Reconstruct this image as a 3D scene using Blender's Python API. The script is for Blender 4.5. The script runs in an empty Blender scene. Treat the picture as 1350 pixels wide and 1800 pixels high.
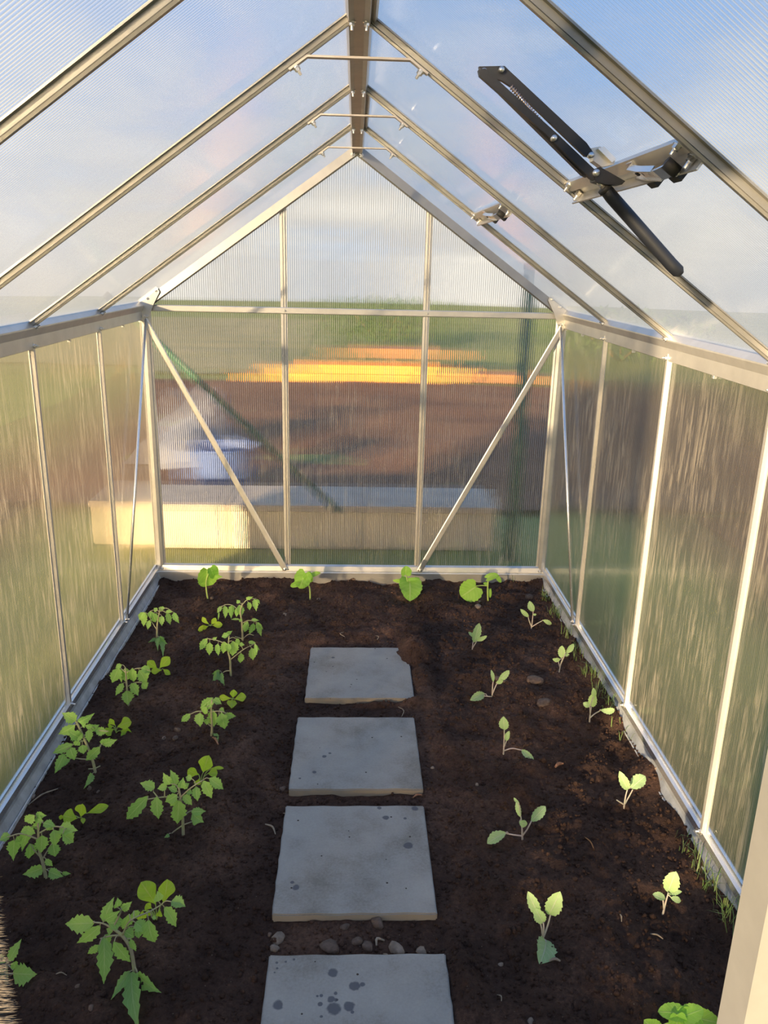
import bpy, bmesh, math, random
import numpy as np
from mathutils import Vector, Matrix
random.seed(7); RNG = np.random.default_rng(7)
S = bpy.context.scene; COL = S.collection
# ------------------------------------------------------------------ camera
F = 1418.886
CAM = Vector((-0.00214, 0.0, 1.43358))
RT = Vector((0.99918839, -0.03370719, 0.02205399))
UP = Vector((-0.01114107, 0.2948875, 0.95546703))
FW = Vector((0.03870955, 0.95493727, -0.29427263))
cd = bpy.data.cameras.new('camera'); cam = bpy.data.objects.new('camera', cd); COL.objects.link(cam)
cd.sensor_fit = 'VERTICAL'; cd.sensor_height = 36.0; cd.lens = F * 36.0 / 1800.0
cd.clip_start = 0.02; cd.clip_end = 2000
cam.matrix_world = Matrix(((RT.x, UP.x, -FW.x, CAM.x), (RT.y, UP.y, -FW.y, CAM.y), (RT.z, UP.z, -FW.z, CAM.z), (0, 0, 0, 1)))
S.camera = cam
# ------------------------------------------------------------------ sky, sun, exposure
SUN_DIR = Vector((0.50, 0.85, -0.15)).normalized()      # direction the light travels
SUN_POWER = 11.0; SKY_POWER = 1.0
S.view_settings.view_transform = 'Standard'; S.view_settings.look = 'None'
S.view_settings.gamma = 1.0; S.view_settings.use_curve_mapping = False
S.view_settings.exposure = 0.5
S.cycles.max_bounces = 6; S.cycles.transmission_bounces = 5; S.cycles.transparent_max_bounces = 10; S.cycles.diffuse_bounces = 3; S.cycles.glossy_bounces = 3
sd = bpy.data.lights.new('sun', 'SUN'); sd.energy = SUN_POWER; sd.angle = math.radians(1.5); sd.color = (1.0, 0.76, 0.46)
so = bpy.data.objects.new('sun', sd); COL.objects.link(so); so.rotation_euler = SUN_DIR.to_track_quat('-Z', 'Y').to_euler()
so.location = (-6, -10, 5)
W = bpy.data.worlds.new('sky'); S.world = W; W.use_nodes = True
nt = W.node_tree; nt.nodes.clear()
def N(t, kind, **kw):
    n = t.nodes.new(kind)
    for k, v in kw.items():
        if k == 'ins':
            for a, b in v.items(): n.inputs[a].default_value = b
        else: setattr(n, k, v)
    return n
def ramp(t, stops, interp='LINEAR'):
    n = t.nodes.new('ShaderNodeValToRGB'); cr = n.color_ramp; cr.interpolation = interp
    while len(cr.elements) < len(stops): cr.elements.new(0.5)
    for e, (p, c) in zip(cr.elements, stops):
        e.position = p; e.color = (c[0], c[1], c[2], 1) if not isinstance(c, (int, float)) else (c, c, c, 1)
    return n
def mth(t, op, a, b=None, c=None):
    n = t.nodes.new('ShaderNodeMath'); n.operation = op
    for i, v in enumerate((a, b, c)):
        if v is None: continue
        if isinstance(v, (int, float)): n.inputs[i].default_value = v
        else: t.links.new(v, n.inputs[i])
    return n.outputs[0]
def sky():
    t = nt; L = t.links
    tc = N(t, 'ShaderNodeTexCoord'); sp = N(t, 'ShaderNodeSeparateXYZ'); L.new(tc.outputs['Generated'], sp.inputs[0])
    z = mth(t, 'MAXIMUM', sp.outputs[2], 0.0)
    base = ramp(t, [(0.0, (0.62, 0.70, 0.82)), (0.15, (0.36, 0.52, 0.80)), (0.5, (0.19, 0.36, 0.70)), (1.0, (0.12, 0.27, 0.62))]); L.new(z, base.inputs[0])
    den = mth(t, 'ADD', z, 0.22)
    cb = N(t, 'ShaderNodeCombineXYZ')
    L.new(mth(t, 'DIVIDE', sp.outputs[0], den), cb.inputs[0]); L.new(mth(t, 'DIVIDE', sp.outputs[1], den), cb.inputs[1])
    no = N(t, 'ShaderNodeTexNoise', ins={'Scale': 1.3, 'Detail': 7.0, 'Roughness': 0.58, 'Distortion': 0.3}); L.new(cb.outputs[0], no.inputs['Vector'])
    bias = mth(t, 'MULTIPLY', mth(t, 'SUBTRACT', 0.42, z), 0.62)
    cl = ramp(t, [(0.50, 0.0), (0.72, 1.0)], 'EASE'); L.new(mth(t, 'ADD', no.outputs['Fac'], bias), cl.inputs[0])
    ccol = ramp(t, [(0.35, (0.46, 0.45, 0.46)), (0.55, (0.72, 0.69, 0.64)), (0.75, (1.05, 0.99, 0.90))]); L.new(no.outputs['Fac'], ccol.inputs[0])
    mx = N(t, 'ShaderNodeMix', data_type='RGBA'); L.new(cl.outputs[0], mx.inputs[0]); L.new(base.outputs[0], mx.inputs[6]); L.new(ccol.outputs[0], mx.inputs[7])
    bg = N(t, 'ShaderNodeBackground', ins={'Strength': SKY_POWER}); L.new(mx.outputs[2], bg.inputs[0])
    o = N(t, 'ShaderNodeOutputWorld'); L.new(bg.outputs[0], o.inputs[0])
sky()
# ------------------------------------------------------------------ pixel helpers (used to survey positions in the place)
def ray(u, v): return FW + RT * ((u - 675) / F) - UP * ((v - 900) / F)
def at_y(u, v, y): d = ray(u, v); return CAM + d * ((y - CAM.y) / d.y)
def at_z(u, v, z): d = ray(u, v); return CAM + d * ((z - CAM.z) / d.z)
# ------------------------------------------------------------------ object helpers
def mesh(name, verts, faces, uv=None, smooth=False):
    m = bpy.data.meshes.new(name); m.from_pydata([tuple(v) for v in verts], [], faces); m.update()
    if uv is not None:
        l = m.uv_layers.new(name='UVMap')
        for p in m.polygons:
            for li in p.loop_indices: l.data[li].uv = uv[m.loops[li].vertex_index]
    if smooth: m.polygons.foreach_set('use_smooth', [True] * len(m.polygons))
    return m
def obj(name, me, mat=None, parent=None):
    o = bpy.data.objects.new(name, me); COL.objects.link(o)
    if mat is not None and me is not None and not me.materials: me.materials.append(mat)
    if parent is not None: o.parent = parent
    return o
def empty(name, loc=(0, 0, 0)):
    o = bpy.data.objects.new(name, None); COL.objects.link(o); o.location = loc; o.empty_display_size = 0.05; return o
def tag(o, label=None, cat=None, group=None, kind=None):
    if label: o['label'] = label
    if cat: o['category'] = cat
    if group: o['group'] = group
    if kind: o['kind'] = kind
    return o
def prism_mesh(name, p0, p1, poly, av, bv):
    """extrude polygon (a,b in metres) from p0 to p1"""
    p0, p1, av, bv = Vector(p0), Vector(p1), Vector(av).normalized(), Vector(bv).normalized()
    n = len(poly); vs = [p0 + av * a + bv * b for a, b in poly] + [p1 + av * a + bv * b for a, b in poly]
    fs = [(i, (i + 1) % n, n + (i + 1) % n, n + i) for i in range(n)] + [tuple(range(n - 1, -1, -1)), tuple(range(n, 2 * n))]
    m = mesh(name, vs, fs); fixn(m); return m
def fixn(m):
    bm = bmesh.new(); bm.from_mesh(m); bmesh.ops.recalc_face_normals(bm, faces=bm.faces); bm.to_mesh(m); bm.free()
def bar(name, p0, p1, poly, av, bv, mat, parent): return obj(name, prism_mesh(name, p0, p1, poly, av, bv), mat, parent)
def boxpoly(w, d, off=0.0): return [(-w / 2, off), (w / 2, off), (w / 2, off + d), (-w / 2, off + d)]
def boxm(name, lo, hi, bev=0.0, seg=2):
    bm = bmesh.new(); bmesh.ops.create_cube(bm, size=1)
    for v in bm.verts: v.co = Vector([(lo[i] + hi[i]) / 2 + v.co[i] * (hi[i] - lo[i]) for i in range(3)])
    if bev: bmesh.ops.bevel(bm, geom=bm.edges[:], offset=bev, segments=seg, affect='EDGES')
    m = bpy.data.meshes.new(name); bm.to_mesh(m); bm.free(); return m
def slab(name, pts, nvec, th, mat, parent):
    n = Vector(nvec).normalized(); k = len(pts)
    vs = [Vector(p) for p in pts] + [Vector(p) + n * th for p in pts]
    fs = [tuple(range(k - 1, -1, -1)), tuple(range(k, 2 * k))] + [(i, (i + 1) % k, k + (i + 1) % k, k + i) for i in range(k)]
    m = mesh(name, vs, fs); fixn(m); o = obj(name, m, mat, parent); m.materials.append(M['skin'])
    for p in m.polygons: p.material_index = 0 if p.normal.dot(n) < -0.9 else 1
    return o
def tube_data(pts, radii, sides=6):
    pts = [Vector(p) for p in pts]; vs = []; fs = []; n = len(pts); pa = None
    for i, p in enumerate(pts):
        d = (pts[min(i + 1, n - 1)] - pts[max(i - 1, 0)])
        d = d.normalized() if d.length > 1e-9 else Vector((0, 0, 1))
        a = d.orthogonal().normalized() if pa is None else (pa - d * pa.dot(d)).normalized()
        pa = a; b = d.cross(a)
        for k in range(sides):
            t = 2 * math.pi * k / sides; vs.append(p + (a * math.cos(t) + b * math.sin(t)) * radii[i])
    for i in range(n - 1):
        for k in range(sides):
            fs.append((i * sides + k, i * sides + (k + 1) % sides, (i + 1) * sides + (k + 1) % sides, (i + 1) * sides + k))
    fs.append(tuple(range(sides - 1, -1, -1))); fs.append(tuple((n - 1) * sides + k for k in range(sides)))
    return vs, fs
def tube(name, pts, radii, mat, parent, sides=6, smooth=True):
    if isinstance(radii, (int, float)): radii = [radii] * len(pts)
    v, f = tube_data(pts, radii, sides); return obj(name, mesh(name, v, f, smooth=smooth), mat, parent)
def crom(pts, n=5):
    pts = [Vector(p) for p in pts]
    if len(pts) < 3: return [pts[0].lerp(pts[-1], i / n) for i in range(n + 1)]
    out = []
    P = [pts[0] * 2 - pts[1]] + pts + [pts[-1] * 2 - pts[-2]]
    for i in range(1, len(P) - 2):
        a, b, c, d = P[i - 1:i + 3]
        for k in range(n):
            t = k / n; out.append(0.5 * ((2 * b) + (c - a) * t + (2 * a - 5 * b + 4 * c - d) * t * t + (3 * b - a - 3 * c + d) * t ** 3))
    out.append(pts[-1]); return out
# ------------------------------------------------------------------ materials
def newmat(name):
    m = bpy.data.materials.new(name); m.use_nodes = True; t = m.node_tree; t.nodes.clear()
    return m, t, N(t, 'ShaderNodeOutputMaterial')
def pbr(name, col, rough=0.5, metal=0.0, noise=None, amt=0.25, bump=0.0, bscale=60, col2=None):
    m, t, o = newmat(name); L = t.links
    p = N(t, 'ShaderNodeBsdfPrincipled', ins={'Roughness': rough, 'Metallic': metal, 'Base Color': (*col, 1)}); L.new(p.outputs[0], o.inputs[0])
    ge = N(t, 'ShaderNodeNewGeometry')
    if noise:
        no = N(t, 'ShaderNodeTexNoise', ins={'Scale': noise, 'Detail': 6.0, 'Roughness': 0.6}); L.new(ge.outputs['Position'], no.inputs['Vector'])
        c2 = col2 or tuple(c * (1 - amt) for c in col)
        r = ramp(t, [(0.35, c2), (0.65, col)]); L.new(no.outputs['Fac'], r.inputs[0]); L.new(r.outputs[0], p.inputs['Base Color'])
    if bump:
        nb = N(t, 'ShaderNodeTexNoise', ins={'Scale': bscale, 'Detail': 8.0, 'Roughness': 0.65}); L.new(ge.outputs['Position'], nb.inputs['Vector'])
        bp = N(t, 'ShaderNodeBump', ins={'Strength': bump, 'Distance': 0.01}); L.new(nb.outputs['Fac'], bp.inputs['Height']); L.new(bp.outputs[0], p.inputs['Normal'])
    return m
def poly_mat(name, axis, period, slope, haze, clear, dirt, along, stripe=0.5, rough=0.10, wobble=1.2, ribdark=0.35, back=0.35, haze_col=(0.92, 0.90, 0.87), tint=(0.97, 0.97, 0.95), dirtcol=(0.80, 0.72, 0.55)):
    """inner skin of a twin-wall polycarbonate sheet: flutes bend the view sideways; a little milky scatter; dried drip marks"""
    m, t, o = newmat(name); L = t.links
    ge = N(t, 'ShaderNodeNewGeometry'); sp = N(t, 'ShaderNodeSeparateXYZ'); L.new(ge.outputs['Position'], sp.inputs[0])
    ph = mth(t, 'MULTIPLY', sp.outputs[axis], 2 * math.pi / period)
    wob = N(t, 'ShaderNodeTexNoise', ins={'Scale': 40.0, 'Detail': 2.0}); L.new(ge.outputs['Position'], wob.inputs['Vector'])
    s = mth(t, 'MULTIPLY', mth(t, 'ADD', mth(t, 'SINE', ph), mth(t, 'MULTIPLY', mth(t, 'SUBTRACT', wob.outputs['Fac'], 0.5), wobble)), slope)
    cb = N(t, 'ShaderNodeCombineXYZ'); L.new(s, cb.inputs[axis])
    va = N(t, 'ShaderNodeVectorMath', operation='ADD'); L.new(ge.outputs['Normal'], va.inputs[0]); L.new(cb.outputs[0], va.inputs[1])
    nn = N(t, 'ShaderNodeVectorMath', operation='NORMALIZE'); L.new(va.outputs[0], nn.inputs[0])
    rf = N(t, 'ShaderNodeBsdfRefraction', ins={'IOR': 1.08, 'Roughness': rough, 'Color': (*tint, 1)}); L.new(nn.outputs[0], rf.inputs['Normal'])
    tr = N(t, 'ShaderNodeBsdfTransparent', ins={'Color': (*tint, 1)})
    tl = N(t, 'ShaderNodeBsdfTranslucent', ins={'Color': (*haze_col, 1)})
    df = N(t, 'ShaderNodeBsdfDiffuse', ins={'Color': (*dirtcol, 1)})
    dw = N(t, 'ShaderNodeBsdfDiffuse', ins={'Color': (*haze_col, 1)}); tw = N(t, 'ShaderNodeMixShader', ins={0: back}); L.new(tl.outputs[0], tw.inputs[1]); L.new(dw.outputs[0], tw.inputs[2])
    gl = N(t, 'ShaderNodeBsdfGlossy', ins={'Roughness': 0.14})
    # rib walls between the two skins: thin darker lines across the view
    rl_ = N(t, 'ShaderNodeMapRange', ins={1: 0.55, 2: 0.95, 3: 0.0, 4: ribdark}); L.new(mth(t, 'COSINE', mth(t, 'ADD', ph, 2.2)), rl_.inputs[0])
    rc = N(t, 'ShaderNodeMix', data_type='RGBA'); L.new(rl_.outputs[0], rc.inputs[0]); rc.inputs[6].default_value = (*tint, 1); rc.inputs[7].default_value = (0.30, 0.29, 0.27, 1)
    L.new(rc.outputs[2], rf.inputs['Color']); L.new(rc.outputs[2], tr.inputs['Color'])
    m1 = N(t, 'ShaderNodeMixShader', ins={0: clear}); L.new(rf.outputs[0], m1.inputs[1]); L.new(tr.outputs[0], m1.inputs[2])
    # dried drips: noise drawn out along the flutes
    mp = N(t, 'ShaderNodeMapping'); L.new(ge.outputs['Position'], mp.inputs[0])
    sc = [75.0, 75.0, 75.0]; sc[along] = 7.0; mp.inputs['Scale'].default_value = sc
    dn = N(t, 'ShaderNodeTexNoise', ins={'Scale': 1.0, 'Detail': 4.0, 'Roughness': 0.65, 'Distortion': 0.8}); L.new(mp.outputs[0], dn.inputs['Vector'])
    big = N(t, 'ShaderNodeTexNoise', ins={'Scale': 3.0, 'Detail': 3.0}); L.new(ge.outputs['Position'], big.inputs['Vector'])
    dr = ramp(t, [(0.47, 0.0), (0.66, 1.0)]); L.new(dn.outputs['Fac'], dr.inputs[0])
    br = ramp(t, [(0.38, 0.15), (0.62, 1.0)]); L.new(big.outputs['Fac'], br.inputs[0])
    dmask = mth(t, 'MULTIPLY', mth(t, 'MULTIPLY', dr.outputs[0], br.outputs[0]), dirt)
    # the ribs between the two skins are milkier than the hollows
    rib = mth(t, 'MULTIPLY', mth(t, 'ADD', 1.0, mth(t, 'MULTIPLY', mth(t, 'COSINE', ph), stripe)), haze)
    m2 = N(t, 'ShaderNodeMixShader'); L.new(rib, m2.inputs[0]); L.new(m1.outputs[0], m2.inputs[1]); L.new(tw.outputs[0], m2.inputs[2])
    dt = N(t, 'ShaderNodeMixShader', ins={0: 0.5}); tl2 = N(t, 'ShaderNodeBsdfTranslucent', ins={'Color': (*dirtcol, 1)}); L.new(df.outputs[0], dt.inputs[1]); L.new(tl2.outputs[0], dt.inputs[2])
    m3 = N(t, 'ShaderNodeMixShader'); L.new(dmask, m3.inputs[0]); L.new(m2.outputs[0], m3.inputs[1]); L.new(dt.outputs[0], m3.inputs[2])
    fr = N(t, 'ShaderNodeFresnel', ins={'IOR': 1.35}); L.new(ge.outputs['Normal'], fr.inputs['Normal'])
    m4 = N(t, 'ShaderNodeMixShader'); L.new(mth(t, 'MULTIPLY', fr.outputs[0], 0.6), m4.inputs[0]); L.new(m3.outputs[0], m4.inputs[1]); L.new(gl.outputs[0], m4.inputs[2])
    L.new(m4.outputs[0], o.inputs[0]); return m
def clear_mat():
    m, t, o = newmat('polycarbonate_outer_skin'); L = t.links
    tr = N(t, 'ShaderNodeBsdfTransparent', ins={'Color': (0.96, 0.96, 0.95, 1)}); gl = N(t, 'ShaderNodeBsdfGlossy', ins={'Roughness': 0.08})
    ms = N(t, 'ShaderNodeMixShader', ins={0: 0.04}); L.new(tr.outputs[0], ms.inputs[1]); L.new(gl.outputs[0], ms.inputs[2]); L.new(ms.outputs[0], o.inputs[0]); return m
M = {}
M['alu'] = pbr('aluminium', (0.72, 0.69, 0.63), 0.38, 0.70, noise=14, amt=0.12)
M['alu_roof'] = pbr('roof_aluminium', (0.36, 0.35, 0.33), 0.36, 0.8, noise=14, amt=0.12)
M['alu_bright'] = pbr('bright_aluminium', (0.86, 0.86, 0.86), 0.25, 0.85, noise=10, amt=0.06)
M['alu_ridge'] = pbr('ridge_aluminium', (0.54, 0.49, 0.44), 0.45, 0.6, noise=20, amt=0.15)
M['galv'] = pbr('galvanised_steel', (0.50, 0.52, 0.54), 0.5, 0.45, noise=18, amt=0.35)
M['lip'] = pbr('white_edge', (0.72, 0.72, 0.70), 0.5, 0.1, noise=30, amt=0.4)
M['bolt'] = pbr('zinc_bolt', (0.82, 0.80, 0.76), 0.25, 0.9)
M['black'] = pbr('black_powder_coat', (0.010, 0.012, 0.018), 0.45, 0.0, bump=0.05, bscale=300)
M['rubber'] = pbr('black_plastic', (0.02, 0.02, 0.02), 0.6)
M['spring'] = pbr('copper_spring', (0.55, 0.38, 0.30), 0.3, 0.9)
M['brush'] = pbr('grey_bristle', (0.17, 0.145, 0.12), 0.9)
M['poly_back'] = poly_mat('polycarbonate_back', 0, 0.0095, 0.80, 0.08, 0.16, 0.18, 2, 0.9, ribdark=0.75)
M['skin'] = clear_mat()
M['poly_side'] = poly_mat('polycarbonate_side', 1, 0.0075, 0.90, 0.125, 0.26, 0.50, 2, 0.5, rough=0.36, back=0.45, haze_col=(0.82, 0.72, 0.56), tint=(0.97, 0.92, 0.83), dirtcol=(0.78, 0.66, 0.47))  # amber haze and tint paint the golden sunlit glow into clear sheets
M['poly_roof'] = poly_mat('polycarbonate_roof', 1, 0.0090, 0.60, 0.13, 0.26, 0.04, 0, 0.8, rough=0.25, wobble=0.2)
def soil_mat(name, dark, mid, light, sc=1.0):
    m, t, o = newmat(name); L = t.links
    ge = N(t, 'ShaderNodeNewGeometry')
    p = N(t, 'ShaderNodeBsdfPrincipled', ins={'Roughness': 0.95, 'Specular IOR Level': 0.15}); L.new(p.outputs[0], o.inputs[0])
    a = N(t, 'ShaderNodeTexNoise', ins={'Scale': 4.5 * sc, 'Detail': 6.0, 'Roughness': 0.6}); L.new(ge.outputs['Position'], a.inputs['Vector'])
    b = N(t, 'ShaderNodeTexNoise', ins={'Scale': 110.0 * sc, 'Detail': 6.0, 'Roughness': 0.75}); L.new(ge.outputs['Position'], b.inputs['Vector'])
    mixv = mth(t, 'ADD', mth(t, 'MULTIPLY', a.outputs['Fac'], 0.6), mth(t, 'MULTIPLY', b.outputs['Fac'], 0.4))
    r = ramp(t, [(0.36, dark), (0.52, mid), (0.66, light)]); L.new(mixv, r.inputs[0])
    v = N(t, 'ShaderNodeTexVoronoi', ins={'Scale': 75.0 * sc, 'Randomness': 1.0}); L.new(ge.outputs['Position'], v.inputs['Vector'])
    fl = ramp(t, [(0.06, 1.0), (0.13, 0.0)]); L.new(v.outputs['Distance'], fl.inputs[0])
    sel = N(t, 'ShaderNodeSeparateColor'); L.new(v.outputs['Color'], sel.inputs[0])
    pick = mth(t, 'GREATER_THAN', sel.outputs[0], 0.80)
    mx = N(t, 'ShaderNodeMix', data_type='RGBA'); L.new(mth(t, 'MULTIPLY', fl.outputs[0], pick), mx.inputs[0]); L.new(r.outputs[0], mx.inputs[6]); mx.inputs[7].default_value = (0.20, 0.15, 0.11, 1)
    L.new(mx.outputs[2], p.inputs['Base Color'])
    bp = N(t, 'ShaderNodeBump', ins={'Strength': 1.0, 'Distance': 0.010}); L.new(b.outputs['Fac'], bp.inputs['Height']); L.new(bp.outputs[0], p.inputs['Normal'])
    return m
M['soil'] = soil_mat('bed_soil', (0.036, 0.0205, 0.015), (0.082, 0.046, 0.032), (0.19, 0.105, 0.068))
M['field'] = soil_mat('field_soil', (0.13, 0.062, 0.032), (0.23, 0.115, 0.060), (0.32, 0.175, 0.095), 0.25)
M['stone'] = pbr('pebble', (0.15, 0.098, 0.068), 0.85, noise=60, amt=0.5, bump=0.3, bscale=150)
M['stone_pale'] = pbr('pale_pebble', (0.27, 0.205, 0.15), 0.85, noise=60, amt=0.4, bump=0.3, bscale=150)
M['wood'] = pbr('wood_chip', (0.42, 0.20, 0.10), 0.8, noise=90, amt=0.5)
M['straw'] = pbr('dry_straw', (0.36, 0.28, 0.19), 0.8, noise=90, amt=0.4)
M['grass_lawn'] = pbr('lawn', (0.36, 0.35, 0.075), 0.95, noise=0.8, col2=(0.21, 0.23, 0.05), bump=0.8, bscale=40)
M['blade'] = pbr('grass_blade', (0.10, 0.20, 0.04), 0.6, noise=40, col2=(0.18, 0.22, 0.08))
M['concrete'] = pbr('outer_block_concrete', (0.64, 0.53, 0.37), 0.9, noise=6, amt=0.15, bump=0.3)
M['capstone'] = pbr('block_cap', (0.50, 0.41, 0.31), 0.9, noise=8, amt=0.25)
M['timber'] = pbr('orange_timber', (0.85, 0.34, 0.045), 0.7, noise=5, amt=0.15)
M['timber_dull'] = pbr('brown_timber', (0.36, 0.17, 0.06), 0.8, noise=5, amt=0.25)
M['green_paint'] = pbr('green_paint', (0.03, 0.11, 0.05), 0.5)
M['sheet'] = pbr('grey_sheet', (0.26, 0.26, 0.28), 0.6, noise=4, amt=0.3)
M['blue'] = pbr('blue_plastic', (0.10, 0.15, 0.34), 0.5)
M['shrub'] = pbr('shrub_leaf', (0.10, 0.17, 0.04), 0.8, noise=6, amt=0.4)
# ------------------------------------------------------------------ dimensions
H = 0.95; YB = 3.71; SP = 0.644; YF = YB - 5 * SP; HE = 1.243; HA = 1.911
SLOPE = (HA - HE) / H
NL = Vector((-SLOPE, 0, 1)).normalized(); NR = Vector((SLOPE, 0, 1)).normalized()
def roof(x, y): return Vector((x, y, HA - SLOPE * abs(x)))
TH = 0.006
mm = lambda L_: [(a / 1000, b / 1000) for a, b in L_]
BARP = mm([(-15, 0), (15, 0), (15, 3), (10, 3), (8, 10), (3, 10), (2, 4), (-2, 4), (-3, 10), (-8, 10), (-10, 3), (-15, 3)])
RAFP = mm([(-13, 0), (13, 0), (13, 3), (4, 3), (3, 12), (5, 14), (4, 18), (-4, 18), (-5, 14), (-3, 12), (-4, 3), (-13, 3)])
SIDEP = mm([(-13, 0), (13, 0), (13, 3), (8, 3), (6, 14), (-6, 14), (-8, 3), (-13, 3)])
BR = boxpoly(0.028, 0.003); 
# bolt: hex head on washer, shared mesh, axis +Z
def bolt_mesh():
    bm = bmesh.new()
    bmesh.ops.create_cone(bm, cap_ends=True, segments=12, radius1=0.0075, radius2=0.0075, depth=0.002, matrix=Matrix.Translation((0, 0, 0.001)))
    bmesh.ops.create_cone(bm, cap_ends=True, segments=6, radius1=0.0058, radius2=0.0055, depth=0.006, matrix=Matrix.Translation((0, 0, 0.005)))
    bmesh.ops.create_cone(bm, cap_ends=True, segments=8, radius1=0.003, radius2=0.0025, depth=0.008, matrix=Matrix.Translation((0, 0, 0.012)))
    m = bpy.data.meshes.new('bolt'); bm.to_mesh(m); bm.free(); m.materials.append(M['bolt']); return m
BOLT = bolt_mesh()
def bolt(p, axis, parent, s=1.0):
    o = bpy.data.objects.new('bolt', BOLT); COL.objects.link(o); o.parent = parent
    o.location = p; o.rotation_euler = Vector(axis).to_track_quat('Z', 'Y').to_euler(); o.scale = (s, s, s); return o
def struct(name, label): return tag(empty(name), label, None, None, 'structure')
# ------------------------------------------------------------------ ground outside
def vnoise(x, y, seed):
    r = np.random.default_rng(seed); g = r.random((128, 128))
    xi = np.floor(x).astype(int); yi = np.floor(y).astype(int); fx = x - xi; fy = y - yi
    fx = fx * fx * (3 - 2 * fx); fy = fy * fy * (3 - 2 * fy)
    a = g[xi % 128, yi % 128]; b = g[(xi + 1) % 128, yi % 128]; c = g[xi % 128, (yi + 1) % 128]; d = g[(xi + 1) % 128, (yi + 1) % 128]
    return (a * (1 - fx) + b * fx) * (1 - fy) + (c * (1 - fx) + d * fx) * fy - 0.5
def grid(name, x0, x1, y0, y1, nx, ny, fz, mat, smooth=True):
    X, Y = np.meshgrid(np.linspace(x0, x1, nx), np.linspace(y0, y1, ny), indexing='ij'); Z = fz(X, Y)
    v = np.stack([X, Y, Z], -1).reshape(-1, 3)
    i = np.arange(nx * ny).reshape(nx, ny)
    f = np.stack([i[:-1, :-1], i[1:, :-1], i[1:, 1:], i[:-1, 1:]], -1).reshape(-1, 4)
    m = bpy.data.meshes.new(name); m.vertices.add(len(v)); m.vertices.foreach_set('co', v.ravel())
    m.loops.add(f.size); m.loops.foreach_set('vertex_index', f.ravel().astype(np.int32))
    m.polygons.add(len(f)); m.polygons.foreach_set('loop_start', np.arange(0, f.size, 4, dtype=np.int32)); m.polygons.foreach_set('loop_total', np.full(len(f), 4, dtype=np.int32))
    m.update(); m.validate()
    if smooth: m.polygons.foreach_set('use_smooth', [True] * len(m.polygons))
    return obj(name, m, mat)
def gz(X, Y):
    r = np.sqrt(X ** 2 + (Y - 2) ** 2)
    inside = (np.abs(X) < 1.15) & (Y > 0.2) & (Y < 3.95)
    return -0.10 - np.maximum(0, r - 34) * 0.05 + 0.03 * vnoise(X * .7 + 40, Y * .7 + 40, 3) - inside * 0.12
def stretch(n, lim):
    t = np.linspace(-1, 1, n); return np.sign(t) * (np.abs(t) * 3 + np.abs(t) ** 4 * (lim - 3))
def outer_ground():
    n = 161; a = stretch(n, 260); X, Y = np.meshgrid(a, a + 2.0, indexing='ij'); Z = gz(X, Y)
    v = np.stack([X, Y, Z], -1).reshape(-1, 3); i = np.arange(n * n).reshape(n, n)
    f = np.stack([i[:-1, :-1], i[1:, :-1], i[1:, 1:], i[:-1, 1:]], -1).reshape(-1, 4)
    m = mesh('ground', v.tolist(), f.tolist(), smooth=True)
    tag(obj('ground', m, M['grass_lawn']), 'green lawn and far field outside the greenhouse', None, None, 'structure')
outer_ground()
tag(grid('field', -3.2, 9.0, 5.0, 11.2, 60, 40, lambda X, Y: -0.07 + 0.06 * vnoise(X * 3 + 9, Y * 3 + 5, 8), M['field']), 'ploughed brown field strip behind the back wall', None, None, 'structure')
tag(grid('field', 2.2, 6.5, -4.0, 4.9, 40, 60, lambda X, Y: -0.07 + 0.06 * vnoise(X * 3 + 9, Y * 3 + 5, 12), M['field']), 'dug brown ground beyond the right wall', None, None, 'structure')
tag(grid('field', -6.0, -2.2, 0.0, 5.0, 40, 50, lambda X, Y: -0.07 + 0.06 * vnoise(X * 3 + 9, Y * 3 + 25, 14), M['field']), 'dug brown ground beyond the left wall', None, None, 'structure')
M['dry'] = pbr('dry_grass', (0.46, 0.36, 0.17), 0.95, noise=1.5, col2=(0.34, 0.30, 0.11), bump=0.6, bscale=30)
tag(grid('field', -9.0, -0.9, 12.0, 24.0, 40, 50, lambda X, Y: -0.075 + 0.05 * vnoise(X * 2 + 9, Y * 2 + 25, 15), M['dry']), 'dry tan grass left beyond the orange boards', None, None, 'structure')
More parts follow.
